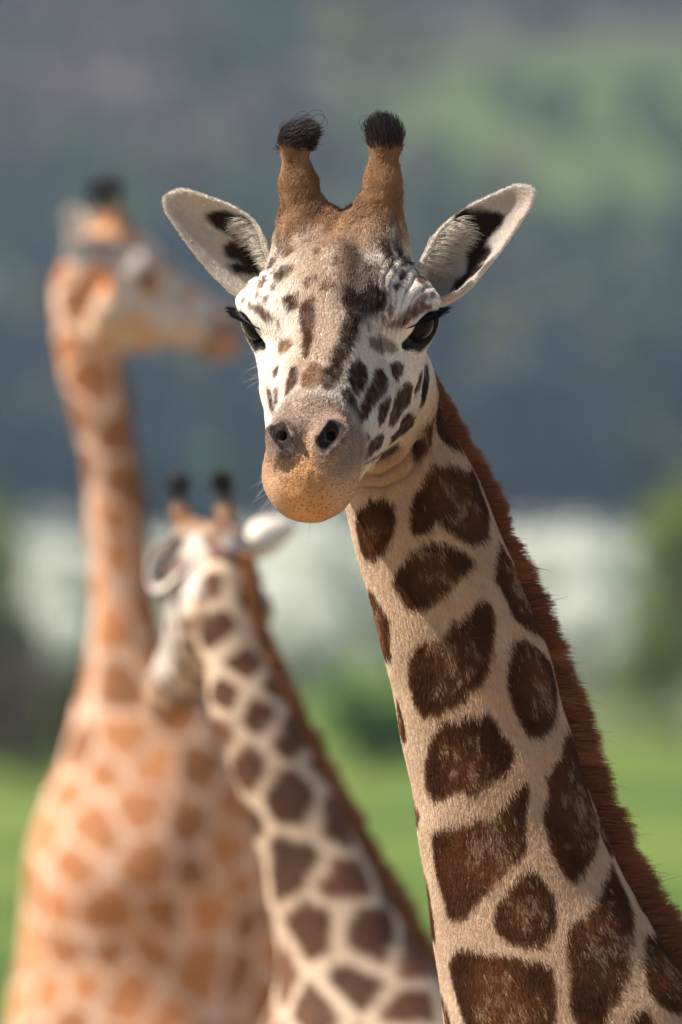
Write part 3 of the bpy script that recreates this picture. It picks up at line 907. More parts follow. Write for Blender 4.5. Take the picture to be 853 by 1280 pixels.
def head_color(g, P, spots, jit, black=214):
    q = g.loc(P)
    if jit: q = q + rng.normal(0, 0.0014, q.shape)
    m = q * 1000
    ax = np.abs(m[:, 0])
    c = WHITE * (1 + 0.07 * vnoise(q, 40.0))[:, None]
    # tan crown and bridge
    bridge = sstep(46, 14, (ax + 8 * vnoise(q, 60.0)) / (1 + 0.65 * sstep(110, 30, m[:, 1]))) * sstep(-10, 40, m[:, 2] - 0.0 * m[:, 1]) * sstep(270, 200, m[:, 1])
    c = mix(c, np.array((0.43, 0.285, 0.18)), bridge * 0.75)
    hz = m[:, 2] * 0.866 - m[:, 1] * 0.5                       # height above the eyes, along the horns
    crown = sstep(88, 140, hz + 16 * vnoise(q, 45.0) + 10 * vnoise(q, 110.0))
    hc = HORN * (1 + 0.45 * vnoise(q * np.array((1, .4, .4)), 120.0) + 0.15 * vnoise(q, 30.0))[:, None]
    c = mix(c, hc, crown)
    c = mix(c, np.array((0.20, 0.10, 0.055)), crown * sstep(0.15, 0.6, vnoise(q, 70.0)) * sstep(185, 150, hz) * 0.7)
    c = mix(c, np.array((0.020, 0.014, 0.012)), sstep(black, black + 16, hz + 6 * vnoise(q, 130.0)))
    # fine brown mottling over the brow
    mot = sstep(0.22, 0.5, vnoise(q, 88.0) * 0.75 + vnoise(q, 190.0) * 0.4) * sstep(28, 50, m[:, 2] - 0.15 * m[:, 1]) * sstep(150, 100, m[:, 1]) * (hz < 140)
    c = mix(c, np.array((0.16, 0.08, 0.042)), mot * 0.8)
    # jaw and throat: yellow glow of bounce light put into the cream
    c = mix(c, np.array((0.60, 0.44, 0.27)), sstep(-70, -105, m[:, 2]) * 0.7)
    # grey brown muzzle, orange lip
    mz = sstep(236, 268, m[:, 1] + 5 * vnoise(q, 60.0))
    grey = np.array((0.27, 0.165, 0.110)) * (1 + 0.30 * vnoise(q, 55.0) + 0.15 * vnoise(q, 160.0))[:, None]
    c = mix(c, grey, mz * 0.9)
    lip = sstep(16, -24, m[:, 2] + 12 * vnoise(q, 30.0) - 18 * sstep(26, 6, ax) + 10 * sstep(10, 60, m[:, 0])) * sstep(262, 305, m[:, 1])
    oc = np.array((0.46, 0.225, 0.085)) * (1 + 0.16 * vnoise(q, 45.0))[:, None]
    oc = mix(oc, np.array((0.47, 0.29, 0.18)), sstep(12, 44, ax) * 0.8)
    c = mix(c, oc, lip)
    # spots
    if spots:
        uv = head_uv(q)
        uv = uv + np.stack([vnoise(q, 150.0), vnoise(q + 3, 150.0)], -1) * 0.0015
        for (cc, al, pl, sf) in spots:
            lo = pl.min(0) - 0.01; hi = pl.max(0) + 0.01
            k = ((uv > lo) & (uv < hi)).all(1)
            if not k.any(): continue
            d = poly_dist(uv[k], pl)
            a = sstep(sf + 0.0013, 0.0013 - sf, d) * min(1.0, al + 0.2) * (0.96 + 0.2 * vnoise(q[k], 120.0))
            a = np.clip(a, 0, 1) * sstep(262, 236, m[k, 1])
            sub = c[k]
            c[k] = mix(sub, np.array(cc) * (1 + 0.2 * vnoise(q[k], 60.0))[:, None], a)
    # nostril rims and insides
    sx = np.stack([ax, m[:, 1], m[:, 2]], -1)
    dn = rcone(sx, NOS_A, NOS_B, 11.5, 8)
    rim = sstep(13, 4, dn)
    c = mix(c, np.array((0.075, 0.045, 0.034)), rim * 0.8 * (0.65 + 0.35 * vnoise(q, 80.0)))
    c = mix(c, np.array((0.015, 0.009, 0.008)), sstep(2.6, 0.4, dn) * 0.97)
    # dark eyelids
    de = np.linalg.norm(sx - EYE, axis=1)
    c = mix(c, np.array((0.020, 0.014, 0.012)), sstep(5.0, 1.5, eye_gap(sx)) * (de < 52))
    c = mix(c, np.array((0.02, 0.014, 0.012)), (de < 30))
    return np.clip(c, 0.005, 0.85)

from mathutils.kdtree import KDTree
def fps_pattern(V, spacing, seed):
    """uneven cell pattern over a skin: distance to cell border"""
    q = np.random.default_rng(seed)
    order = q.permutation(len(V))[:9000]
    P = V[order]
    pick = [0]; d = np.linalg.norm(P - P[0], axis=1)
    sp = spacing(P)
    while True:
        r = d / sp
        i = int(np.argmax(r))
        if r[i] < 1 or len(pick) > 790: break
        pick.append(i); d = np.minimum(d, np.linalg.norm(P - P[i], axis=1))
    S = P[pick]
    kd = KDTree(len(S))
    for i, p in enumerate(S): kd.insert(p, i)
    kd.balance()
    W = V + np.stack([vnoise(V + k * 7, 9.0) for k in range(3)], -1) * 0.026
    e = np.empty(len(V)); cid = np.empty(len(V), int)
    for i, p in enumerate(W):
        r = kd.find_n(p, 2)
        e[i] = r[1][2] - r[0][2]; cid[i] = r[0][1]
    return e, cid

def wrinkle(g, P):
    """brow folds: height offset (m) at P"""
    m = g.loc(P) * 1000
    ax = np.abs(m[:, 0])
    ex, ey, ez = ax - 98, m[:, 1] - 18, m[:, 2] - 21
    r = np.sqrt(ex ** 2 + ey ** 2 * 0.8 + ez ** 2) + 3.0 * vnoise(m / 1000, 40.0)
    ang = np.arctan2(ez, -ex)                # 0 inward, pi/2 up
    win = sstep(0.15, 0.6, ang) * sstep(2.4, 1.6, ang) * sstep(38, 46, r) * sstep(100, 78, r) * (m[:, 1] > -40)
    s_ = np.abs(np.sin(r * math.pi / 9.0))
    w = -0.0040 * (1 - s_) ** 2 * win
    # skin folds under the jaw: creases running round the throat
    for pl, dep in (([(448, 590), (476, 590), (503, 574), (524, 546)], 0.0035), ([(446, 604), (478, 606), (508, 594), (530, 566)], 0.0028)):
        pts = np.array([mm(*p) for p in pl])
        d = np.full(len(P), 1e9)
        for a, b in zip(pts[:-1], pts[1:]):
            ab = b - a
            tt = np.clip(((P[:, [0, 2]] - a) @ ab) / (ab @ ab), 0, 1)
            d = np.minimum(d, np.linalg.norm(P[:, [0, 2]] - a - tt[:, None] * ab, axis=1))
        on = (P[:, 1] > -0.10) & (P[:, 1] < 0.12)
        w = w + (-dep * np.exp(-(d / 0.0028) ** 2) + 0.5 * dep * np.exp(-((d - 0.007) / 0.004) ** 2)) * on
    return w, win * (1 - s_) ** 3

def build_front():
    g = GF
    root = empty('giraffe', tuple(g.base))
    tag(root, 'sharply seen giraffe with dark brown patches, spread pale ears and full face', 'giraffe', 'giraffes in the meadow')
    fn = lambda P: g.sdf(P)
    v1, f1 = surf_nets(fn, (-0.16, -0.42, -0.07), (0.22, 0.28, 0.53), 0.002)
    fnn = lambda P: g.sdf(P, True)
    v2, f2 = surf_nets(fnn, (-0.12, -0.10, -0.80), (0.66, 0.50, -0.061), 0.005)
    v3, f3 = surf_nets(fnn, (-0.10, -0.45, GROUND - 0.02), (2.7, 1.4, -0.78), 0.02)
    v1 = relax(v1, f1, 2, 0.5)
    n1 = vert_normals(v1, f1)
    w, crease = wrinkle(g, v1)
    qm = g.loc(v1)
    rid = 1 - np.abs(vnoise(qm, 95.0)); rid2 = 1 - np.abs(vnoise(qm + 4, 170.0))
    nzm = sstep(0.240, 0.275, qm[:, 1]) * sstep(-0.030, 0.0, qm[:, 2])
    w = w + (0.0009 * (rid ** 3 - 0.4) + 0.0007 * (rid2 ** 3 - 0.4)) * nzm
    w = w + 0.0010 * vnoise(qm, 60.0) * sstep(0.26, 0.30, qm[:, 1])
    w = w + (0.0022 * vnoise(qm, 55.0) + 0.0009 * vnoise(qm, 130.0)) * sstep(0.10, 0.14, qm[:, 2] * 0.866 - qm[:, 1] * 0.5)
    v1 = v1 + n1 * w[:, None]
    n1 = vert_normals(v1, f1)
    n2 = vert_normals(v2, f2)
    # throw the spot outlines onto the head
    bvh = BVHTree.FromPolygons([Vector(p) for p in v1], f1.tolist())
    spots = []
    for cc, al, pl, *sf in HEAD_SPOT:
        o = []
        for (x, z) in pl:
            h = bvh.ray_cast(Vector((x, -2, z)), Vector((0, 1, 0)))
            if h[0] is None or h[0].y > 0.12:
                h = bvh.find_nearest(Vector((x, -0.03, z)))
            o.append(h[0])
        spots.append((cc, al, head_uv(g.loc(np.array(o))), sf[0] if sf else 0.0023))
    def color(P, jit):
        hd = head_sdf(g.loc(P).astype(np.float32)); nd = g.neck_sdf(P)
        c = neck_color_front(P, jit, 1)
        near = (hd < 0.05)
        if near.any():
            ch = head_color(g, P[near], spots, jit)
            t = sstep(-0.012, 0.012, hd[near] - nd[near])
            c[near] = mix(ch, c[near], t)
        return c
    V = np.concatenate([v1, v2, v3]); Fq = np.concatenate([f1, f2 + len(v1), f3 + len(v1) + len(v2)])
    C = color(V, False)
    # trunk and legs: the same net pattern carried on over the body
    e3, id3 = fps_pattern(v3, lambda Q: np.interp(Q[:, 2], (-2.6, -1.6, -0.8), (0.13, 0.24, 0.16)), 44)
    k3 = len(v1) + len(v2)
    hh = v3[:, 2] - GROUND
    c3 = mix(CREAM * (1 + 0.08 * vnoise(v3, 12.0))[:, None], NBROWN * (1 + 0.25 * vnoise(v3, 30.0))[:, None], sstep(0.028, 0.040, e3))
    c3 = mix(c3, np.array((0.62, 0.52, 0.40)), sstep(1.15, 0.85, hh) * 0.85)
    c3 = mix(c3, np.array((0.05, 0.04, 0.035)), sstep(0.13, 0.10, hh))
    C[k3:] = c3
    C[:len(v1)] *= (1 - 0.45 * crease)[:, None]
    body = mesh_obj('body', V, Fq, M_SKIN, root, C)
    qv = g.loc(V) * 1000
    lipm = sstep(12, -30, qv[:, 2]) * sstep(270, 310, qv[:, 1]) * (V[:, 2] > -0.06)
    nosem = sstep(236, 262, qv[:, 1]) * (V[:, 2] > -0.06)
    for nm, vals in (('lip', lipm), ('nose', nosem)):
        at = body.data.attributes.new(nm, 'FLOAT', 'POINT'); at.data.foreach_set('value', vals.astype(np.float32))
    # --- fur
    VV = np.concatenate([v1, v2]); FF = np.concatenate([f1, f2 + len(v1)]); NN = np.concatenate([n1, n2])
    fc = VV[FF].mean(1); fnm = norm(NN[FF].sum(1))
    hl = g.loc(fc) * 1000
    wgt = 0.35 + 0.65 * sstep(0.25, -0.15, fnm[:, 1])
    wgt *= (fc[:, 2] > -0.74)
    wgt *= np.where((hl[:, 1] > 262) & (fc[:, 2] > -0.06), 0.55, 1.0)
    wgt *= np.where(fc[:, 2] > -0.06, 1.35, 1.0)
    NH = 430000
    P, Nn = sample_quads(VV, FF, NN, NH, wgt)
    q = g.loc(P) * 1000
    op = np.linalg.norm(np.stack([np.abs(q[:, 0]) - 102, q[:, 1] - 26, q[:, 2] - 15], -1), axis=1)
    sx = np.stack([np.abs(q[:, 0]), q[:, 1], q[:, 2]], -1)
    dn = rcone(sx, NOS_A, NOS_B, 11.5, 8)
    keep = (op > 29) & (dn > 3) & (q[:, 1] < 330 + 60 * rng.random(NH))
    P, Nn, q, op = P[keep], Nn[keep], q[keep], op[keep]
    col = color(P, True)
    nd = g.neck_sdf(P); hd = head_sdf((q / 1000).astype(np.float32))
    isneck = nd < hd
    cx0, _, _, _ = g.nk(P[:, 2] - 0.02); cx1, _, _, _ = g.nk(P[:, 2] + 0.02)
    flow = np.stack([(cx0 - cx1) / 0.04, np.zeros(len(P)), -np.ones(len(P))], -1)
    fl, ff, fu = g.R
    hflow = norm(ff[None] * 0.55 + np.array((0, 0, -0.75))[None] + fl[None] * (np.sign(q[:, 0]) * 0.15)[:, None])
    hz = q[:, 2] * 0.866 - q[:, 1] * 0.5
    t = sstep(80, 150, hz + 30 * vnoise(q / 1000, 45.0) + rng.normal(0, 22, len(P)))
    horn_up = norm(-0.5 * ff + 0.866 * fu)
    hflow = norm(mix(hflow, np.broadcast_to(horn_up, hflow.shape), t))
    flow = np.where(isneck[:, None], flow, hflow)
    flow = flow + rng.normal(0, 0.22, flow.shape) * np.where(~isneck & (hz > 100), 2.0, 1.0)[:, None]
    flow = flow + np.stack([vnoise(P + k * 3, 35.0) for k in range(3)], -1) * 0.28
    T = norm(flow - Nn * (flow * Nn).sum(1, keepdims=True))
    ln = np.where(isneck, 0.0095, 0.0058) * (0.7 + 0.6 * rng.random(len(P)))
    ln = np.where(~isneck & (q[:, 1] > 240 + 25 * rng.random(len(P))), 0.0018, ln)
    ln = np.where(~isneck & (hz > 95 + 60 * rng.random(len(P))), 0.0095 * (0.7 + 0.6 * rng.random(len(P))), ln)
    ln = np.where(~isneck & (op < 84), 0.0021, ln)
    lift = 0.30 + 0.16 * rng.random(len(P))
    d1 = norm(T + Nn * lift[:, None]); d2 = norm(T + Nn * 0.10)
    pts = np.stack([P - Nn * 0.0004, P + d1 * (ln * 0.5)[:, None], P + d1 * (ln * 0.5)[:, None] + d2 * (ln * 0.5)[:, None]], 1)
    var = 1 + rng.normal(0, 0.13, len(P))
    col = np.clip(col * var[:, None], 0.004, 0.85)
    rad = np.array((0.00024, 0.00020, 0.00007))
    fur = hair_obj('fur', pts, rad, col, M_FUR, root)
    tag(fur, kind='stuff')
    return root, g, (VV, FF, NN), color
ROOT_F, _, FSURF, FCOLOR = build_front()
# ---- eyes, lashes, ears, tufts, mane of a giraffe
def uv_sphere(c, r, nu=32, nv=20, ax=None):
    th = np.linspace(0, 2 * math.pi, nu, endpoint=False); ph = np.linspace(0.02, math.pi - 0.02, nv)
    v = np.array([[math.sin(p) * math.cos(t), math.sin(p) * math.sin(t), math.cos(p)] for p in ph for t in th])
    f = np.array([[i * nu + j, (i + 1) * nu + j, (i + 1) * nu + (j + 1) % nu, i * nu + (j + 1) % nu] for i in range(nv - 1) for j in range(nu)])
    return np.asarray(c) + v * r, f, v

m_eye, t_, b_ = new_mat('eye_glossy')
a_ = N(t_, 'ShaderNodeAttribute', attribute_name='col')
t_.links.new(a_.outputs['Color'], b_.inputs['Base Color'])
b_.inputs['Roughness'].default_value = 0.02
b_.inputs['Specular IOR Level'].default_value = 0.09
b_.inputs['Coat Weight'].default_value = 0.0
b_.inputs['Coat Roughness'].default_value = 0.02
M_EYE = m_eye

def add_eyes(g, root, lashes=True):
    for sgn in (-1, 1):
        c = EYE / 1000.0 * np.array((sgn, 1, 1))
        v, f, d = uv_sphere((0, 0, 0), 1.0, 48, 32)
        gz = norm(np.array((sgn * 0.80, 0.60, -0.08))[None])[0]
        side = norm(np.cross(gz, (0, 0, 1.0))[None])[0]
        ca = d @ gz
        px = d @ side; pz = d[:, 2] - ca * gz[2]
        bulge = 1 + 0.07 * sstep(0.62, 0.95, ca)
        vv = g.wor(c + d * (0.0272 * bulge)[:, None])
        col = np.tile(np.array((0.004, 0.003, 0.003)), (len(d), 1))
        col = mix(col, np.array((0.007, 0.004, 0.003)), sstep(0.60, 0.66, ca))
        col = mix(col, np.array((0.004, 0.003, 0.003)), sstep(1.05, 0.85, (px / 0.50) ** 2 + (pz / 0.26) ** 2) * (ca > 0))
        e = mesh_obj('eye', vv, f, M_EYE, root, col)
        if not lashes: continue
        n = 560
        t = rng.random(n)
        a = np.array((86, 59, 30.0)); b = np.array((128, 3, 31.0))
        p0 = a + (b - a) * t[:, None] + np.stack([6 * np.sin(t * 3.14), 7 * np.sin(t * 3.14), 1 * np.sin(t * 3.14)], -1)
        dr = norm(p0 - (EYE + np.array((-8, -2, 0)))) * np.array((1, 1.1, 0.2))
        dr = norm(dr + np.array((0.25, -0.15, -0.22)) + rng.normal(0, 0.13, (n, 3)))
        L = (4 + 13 * sstep(0.35, 0.95, t)) * (0.7 + 0.5 * rng.random(n))
        s_ = np.linspace(0, 1, 5)
        pts = p0[:, None] - 2 * dr[:, None] + dr[:, None] * (L[:, None] * s_)[..., None]
        pts[:, :, 2] -= 5.0 * (s_ - s_ ** 2 * 1.25)[None] * (0.6 + 0.6 * rng.random((n, 1)))
        pts = pts / 1000.0 * np.array((sgn, 1, 1))
        w = g.wor(pts.reshape(-1, 3)).reshape(n, 5, 3)
        hair_obj('eyelashes', w, np.array((.00042, .00042, .00036, .00028, .0001)), np.full((n, 3), 0.008), M_LONG, root)

def smooth_interp(x, xs, ys):
    xs = np.array(xs, float); ys = np.array(ys, float)
    # monotone-ish cubic hermite
    m = np.gradient(ys, xs)
    i = np.clip(np.searchsorted(xs, x) - 1, 0, len(xs) - 2)
    h = xs[i + 1] - xs[i]; t = (x - xs[i]) / h
    return (2*t**3-3*t**2+1)*ys[i] + (t**3-2*t**2+t)*h*m[i] + (-2*t**3+3*t**2)*ys[i+1] + (t**3-t**2)*h*m[i+1]

def make_ear(root, base, tip, face, up_prof, lo_prof, cup, sgn, dark, fur=True, skew=0.0, nu=56, nw=36, scl=1.0):
    """base, tip: world points; face: direction the ear opens to; profiles: (u list, offset list in m)"""
    base = np.array(base, float); tip = np.array(tip, float)
    e1 = tip - base; Ln = np.linalg.norm(e1); e1 /= Ln
    e3 = np.array(face, float); e3 -= e1 * (e3 @ e1); e3 /= np.linalg.norm(e3)
    e2 = np.cross(e3, e1)
    if e2[2] < 0: e2 = -e2
    u = np.concatenate([np.linspace(-0.22, 0.9, nu - 12, endpoint=False), 0.9 + 0.1 * np.sin(np.linspace(0, math.pi / 2, 12))])
    w = np.linspace(-1, 1, nw)
    U, Wd = np.meshgrid(u, w, indexing='ij')
    vu = smooth_interp(U, *up_prof) * scl; vl = smooth_interp(U, *lo_prof) * scl
    rnd = np.sqrt(np.clip(1 - (np.clip(U - 0.88, 0, 1) / 0.12) ** 2, 0, 1))
    vu = vu * rnd; vl = vl * rnd
    V = vl + (vu - vl) * (Wd + 1) / 2
    uc = np.clip(U, 0, 1)
    cp = cup * scl * ((1 - uc) ** 0.8 * 0.85 + 0.15) * (1 - np.abs(Wd) ** 2.2) * sstep(1.0, 0.82, U)
    P = base + e1 * (U * Ln)[..., None] + e2 * V[..., None] - e3 * cp[..., None]
    # the front edge near the base folds over
    fold = sstep(0.55, 1.0, Wd) * sstep(0.42, 0.02, U)
    P = P + e3 * (0.016 * scl * fold)[..., None] - e2 * (0.012 * scl * fold ** 2)[..., None]
    # gentle irregularity
    P = P + e3 * (0.0018 * scl * vnoise(P.reshape(-1, 3), 30.0).reshape(U.shape))[..., None]
    du = np.gradient(P, axis=0); dw = np.gradient(P, axis=1)
    nn = norm(np.cross(du, dw))
    if (nn[nu // 2, nw // 2] @ e3) < 0: nn = -nn
    thick = 0.0022 * scl * (0.5 + 0.5 * sstep(1.0, 0.85, np.abs(Wd)))[..., None]
    Pi = P + nn * thick; Po = P - nn * thick
    verts = np.concatenate([Pi.reshape(-1, 3), Po.reshape(-1, 3)])
    K = nu * nw
    F = []
    for i in range(nu - 1):
        for j in range(nw - 1):
            a, b, c, d = i * nw + j, (i + 1) * nw + j, (i + 1) * nw + j + 1, i * nw + j + 1
            F.append((a, b, c, d)); F.append((K + a, K + d, K + c, K + b))
    ring = [i * nw for i in range(nu)] + [(nu - 1) * nw + j for j in range(1, nw)] + [i * nw + nw - 1 for i in range(nu - 2, -1, -1)] + [j for j in range(nw - 2, 0, -1)]
    for a, b in zip(ring, ring[1:] + ring[:1]):
        F.append((a, K + a, K + b, b))
    F = np.array(F)
    # orient
    nr = vert_normals(verts, F)
    if (nr[:K] * nn.reshape(-1, 3)).sum() < 0:
        F = F[:, ::-1]; nr = -nr
    inner = np.concatenate([np.ones(K), np.zeros(K)])
    def colr(PP, inn):
        rel = PP - base
        uu = rel @ e1; vv = rel @ e2
        c = np.tile(np.array((0.60, 0.53, 0.46)), (len(PP), 1)) * (1 + 0.06 * vnoise(PP, 60.0))[:, None]
        c = mix(c, np.array((0.55, 0.44, 0.33)), sstep(-0.2, 0.5, vnoise(PP, 25.0)) * 0.3)
        back = np.array((0.66, 0.58, 0.48))
        c = np.where(inn[:, None] > 0.5, c, back)
        if dark is not None:
            uv = np.stack([uu, vv], -1) + np.stack([vnoise(PP, 120.0), vnoise(PP + 5, 120.0)], -1) * 0.002
            d = poly_dist(uv, dark)
            c = mix(c, np.array((0.032, 0.017, 0.012)), sstep(0.0065, -0.002, d) * inn)
        return c
    cols = colr(verts, inner)
    ear = mesh_obj('ear', verts, F, M_EAR, root, cols)
    if fur:
        nh = 26000
        wgt = np.ones(len(F))
        Pp, Nn = sample_quads(verts, F, nr, nh, wgt)
        inn = ((Nn @ e3) > 0).astype(float)
        c = colr(Pp, inn)
        rel = Pp - base
        uu = rel @ e1 / Ln
        fl = e1 * 0.9 + e2 * 0.1 + rng.normal(0, 0.35, (nh, 3))
        T = norm(fl - Nn * (fl * Nn).sum(1, keepdims=True))
        ln = (0.004 + 0.002 * rng.random(nh)) * np.where(uu < 0.15, 1.6, 1)
        pts = np.stack([Pp, Pp + norm(T + Nn * 0.45) * (ln * .5)[:, None], Pp + norm(T + Nn * 0.3) * ln[:, None]], 1)
        sets = [(pts, c * (1 + rng.normal(0, 0.07, (nh, 1))))]
        # long pale hairs from the folded front edge across the dark lining
        nl = 800
        i_u = rng.uniform(-0.05, 0.42, nl); i_w = rng.uniform(0.45, 0.98, nl)
        ii = np.clip(np.searchsorted(u, i_u), 0, nu - 1); jj = np.clip(((i_w + 1) / 2 * (nw - 1)).astype(int), 0, nw - 1)
        r0 = Pi[ii, jj] + rng.normal(0, 0.0012, (nl, 3))
        dr = norm(e1 * 0.62 - e2 * 0.75 + e3 * 0.35 + rng.normal(0, 0.16, (nl, 3)))
        L = rng.uniform(0.010, 0.022, nl)
        pl = np.stack([r0, r0 + dr * (L * .5)[:, None] + e3 * 0.002, r0 + norm(dr - e3 * 0.5) * L[:, None] + e3 * 0.002], 1)
        sets.append((pl, np.tile(np.array((0.62, 0.55, 0.46)), (nl, 1)) * (1 + rng.normal(0, 0.12, (nl, 1)))))
        allp = np.concatenate([a for a, _ in sets]); allc = np.concatenate([b for _, b in sets])
        h = hair_obj('ear_fur', allp, np.array((.00022, .00018, .00006)), np.clip(allc, .004, .85), M_FUR, ear)
        h.location = -np.array(root.location) * 0
        tag(h, kind='stuff')
    return ear, (base, e1, e2, Ln)

def ear_poly(base, tip, face, pts):
    base = np.array(base, float); e1 = np.array(tip, float) - base; e1 /= np.linalg.norm(e1)
    e3 = np.array(face, float); e3 -= e1 * (e3 @ e1); e3 /= np.linalg.norm(e3)
    e2 = np.cross(e3, e1)
    if e2[2] < 0: e2 = -e2
    # the outline is taken in the plane of the ear
    A = np.array([[e1[0], e2[0]], [e1[2], e2[2]]])
    return np.array([np.linalg.solve(A, np.array(p) - np.array((base[0], base[2]))) for p in pts])

UP = ((-0.22, 0.0, 0.25, 0.5, 0.82, 1.0), (0.018, 0.036, 0.047, 0.046, 0.029, 0.018))
LO = ((-0.22, 0.0, 0.22, 0.52, 0.85, 1.0), (-0.016, -0.035, -0.038, -0.031, -0.017, -0.011))
def P3(x, y, d):
    a, b = mm(x, y)
    return (a, d, b)
bl, tl = P3(327, 345, 0.035), P3(206, 245, 0.05)
fl_ = (-0.15, -1.0, -0.05)
dl = ear_poly(bl, tl, fl_, crop(200, 230, 5.33, [(300,205),(360,188),(440,190),(560,220),(595,260),(580,300),(545,310),(580,420),(600,500),(660,560),(640,610),(560,620),(480,590),(445,545),(480,530),(540,545),(500,510),(430,480),(410,430),(440,395),(480,390),(470,340),(400,300),(340,270),(310,230)]))
make_ear(ROOT_F, bl, tl, fl_, UP, LO, 0.042, -1, dl)
br_, tr_ = P3(548, 345, 0.045), P3(667, 236, 0.05)
fr_ = (-0.18, -1.0, 0.55)
dr_ = ear_poly(br_, tr_, fr_, crop(510, 220, 5.018, [(300,250),(330,215),(400,205),(530,200),(570,220),(550,270),(490,320),(450,360),(440,390),(470,410),(485,450),(460,490),(400,515),(450,535),(440,570),(380,610),(320,640),(250,690),(215,655),(240,610),(320,570),(340,500),(335,440),(345,380),(340,340),(300,310)]))
make_ear(ROOT_F, br_, tr_, fr_, UP, LO, 0.042, 1, dr_)
add_eyes(GF, ROOT_F)

def add_tufts(g, root, n, r=0.00032):
    for sgn in (-1, 1):
        c = np.array((sgn * 57.5, -112, 199.0))
        d = norm(rng.normal(0, 1, (n * 3, 3)))
        up = norm(np.array((0, -0.5, 0.866))[None])[0]
        d = d[(d @ up) > -0.45][:n]
        k = len(d)
        r0 = c + d * 15
        L = rng.uniform(12, 32, k) * (0.55 + 0.45 * sstep(-0.3, 0.6, d @ up))
        s_ = np.linspace(0, 1, 6)
        swirl = np.array((0.95, 0.0, 0.1)) if sgn < 0 else np.array((-0.25, -0.3, 0.55))
        p = np.repeat(r0[:, None], 6, 1)
        dirv = norm(d * 0.95 + up * 0.55 + rng.normal(0, 0.16, (k, 3)))
        for i in range(1, 6):
            dirv = norm(dirv + (swirl - 0.55 * d) * 0.30 + rng.normal(0, 0.10, (k, 3)))
            p[:, i] = p[:, i - 1] + dirv * (L / 5)[:, None]
        w = g.wor(p.reshape(-1, 3) / 1000).reshape(k, 6, 3)
        col = np.clip(np.array((0.030, 0.023, 0.021)) * (1 + rng.normal(0, 0.5, (k, 1))), 0.006, 0.2)
        h = hair_obj('horn_tuft', w, np.array((r, r, r, r * .9, r * .7, r * .3)), col, M_LONG, root)
        # a few strands that curl over
        if n > 1000:
            ks = 16
            p0 = c + up * 18 + rng.normal(0, 5, (ks, 3))
            tt = np.linspace(0, 1, 14)
            R_ = rng.uniform(9, 14, (ks, 1))
            a = tt[None] * rng.uniform(3.6, 5.0, (ks, 1))
            sd = 1 if sgn < 0 else -1
            x = sd * R_ * (1 - np.cos(a)) * 0.9
            z = R_ * np.sin(a) * 0.9 + 8 * tt[None]
            pp = p0[:, None] + x[..., None] * np.array((1, 0, 0)) + z[..., None] * up + rng.normal(0, .25, (ks, 14, 3))
            w2 = g.wor(pp.reshape(-1, 3) / 1000).reshape(ks, 14, 3)
            hair_obj('horn_tuft', w2, np.array([r * 0.8] * 13 + [r * .3]), np.full((ks, 3), 0.018), M_LONG, root)

add_tufts(GF, ROOT_F, 3400)

def add_mane(g, root, z0, z1, n, len_tab, side, r, cols, spread=0.014, name='mane'):
    """hairs along the dorsal edge of the neck (side: unit vector in x,y towards the mane)"""
    z = rng.uniform(z0, z1, n)
    cx, cy, rx, ry = g.nk(z)
    c2x, c2y, r2x, r2y = g.nk(z + 0.01)
    tx, ty = side
    k = 1.0 / ((abs(tx) / rx) ** 2.25 + (abs(ty) / ry) ** 2.25) ** (1 / 2.25)
    k2 = 1.0 / ((abs(tx) / r2x) ** 2.25 + (abs(ty) / r2y) ** 2.25) ** (1 / 2.25)
    B = np.stack([cx + tx * k, cy + ty * k, z], -1)
    B2 = np.stack([c2x + tx * k2, c2y + ty * k2, z + 0.01], -1)
    ax = norm(B2 - B)                                   # up the neck
    lat = np.array((-ty, tx, 0.0))
    out = norm(np.cross(ax, lat)); sg = np.sign((out * np.array((tx, ty, 0))).sum(1, keepdims=True)); out *= sg
    o = rng.normal(0, spread, n)
    B = B + lat * o[:, None] - out * (o ** 2 / 0.12 + 0.004)[:, None]
    L = np.interp(z, len_tab[0], len_tab[1]) * (0.66 + 0.40 * rng.random(n) ** 0.7) * (1 - 0.25 * (np.abs(o) / (2 * spread)) ** 2)
    zz3 = np.stack([z * 0, z * 0, z], -1)
    L = L * (1 + 0.12 * vnoise(zz3, 55.0) + 0.14 * vnoise(zz3 + 3, 150.0))
    clump = vnoise(B, 70.0)
    d = norm(out * 1.0 - ax * (0.28 + 0.26 * clump)[:, None] + lat * (o / spread * 0.13)[:, None] + rng.normal(0, 0.10, (n, 3)) + lat * (0.12 * vnoise(B + 9, 60.0))[:, None])
    s_ = np.linspace(0, 1, 5)
    pts = B[:, None] + d[:, None] * (L[:, None] * s_)[..., None] - ax[:, None] * (0.10 * L[:, None] * s_ ** 2)[..., None]
    col = np.array(cols[0]) * (1 + rng.normal(0, 0.28, (n, 1)))
    col = mix(col, np.array(cols[1]), np.clip(sstep(0.1, 0.7, vnoise(B, 40.0)) * 0.5 + 0.25 * rng.random(n), 0, 1))
    k_ = rng.random(n) < 0.006
    pts[k_] = B[k_][:, None] + (pts[k_] - B[k_][:, None]) * 1.45
    return hair_obj(name, pts, np.array((r, r, r * .9, r * .65, r * .2)), np.clip(col, .004, .8), M_LONG, root)

add_mane(GF, ROOT_F, -1.10, 0.20, 30000, ((-1.1, -0.6, -0.25, 0.0, 0.10, 0.2), (0.066, 0.055, 0.043, 0.032, 0.024, 0.015)), (1.0, 0.16), 0.00034,
         ((0.20, 0.070, 0.025), (0.44, 0.18, 0.068)), spread=0.010)

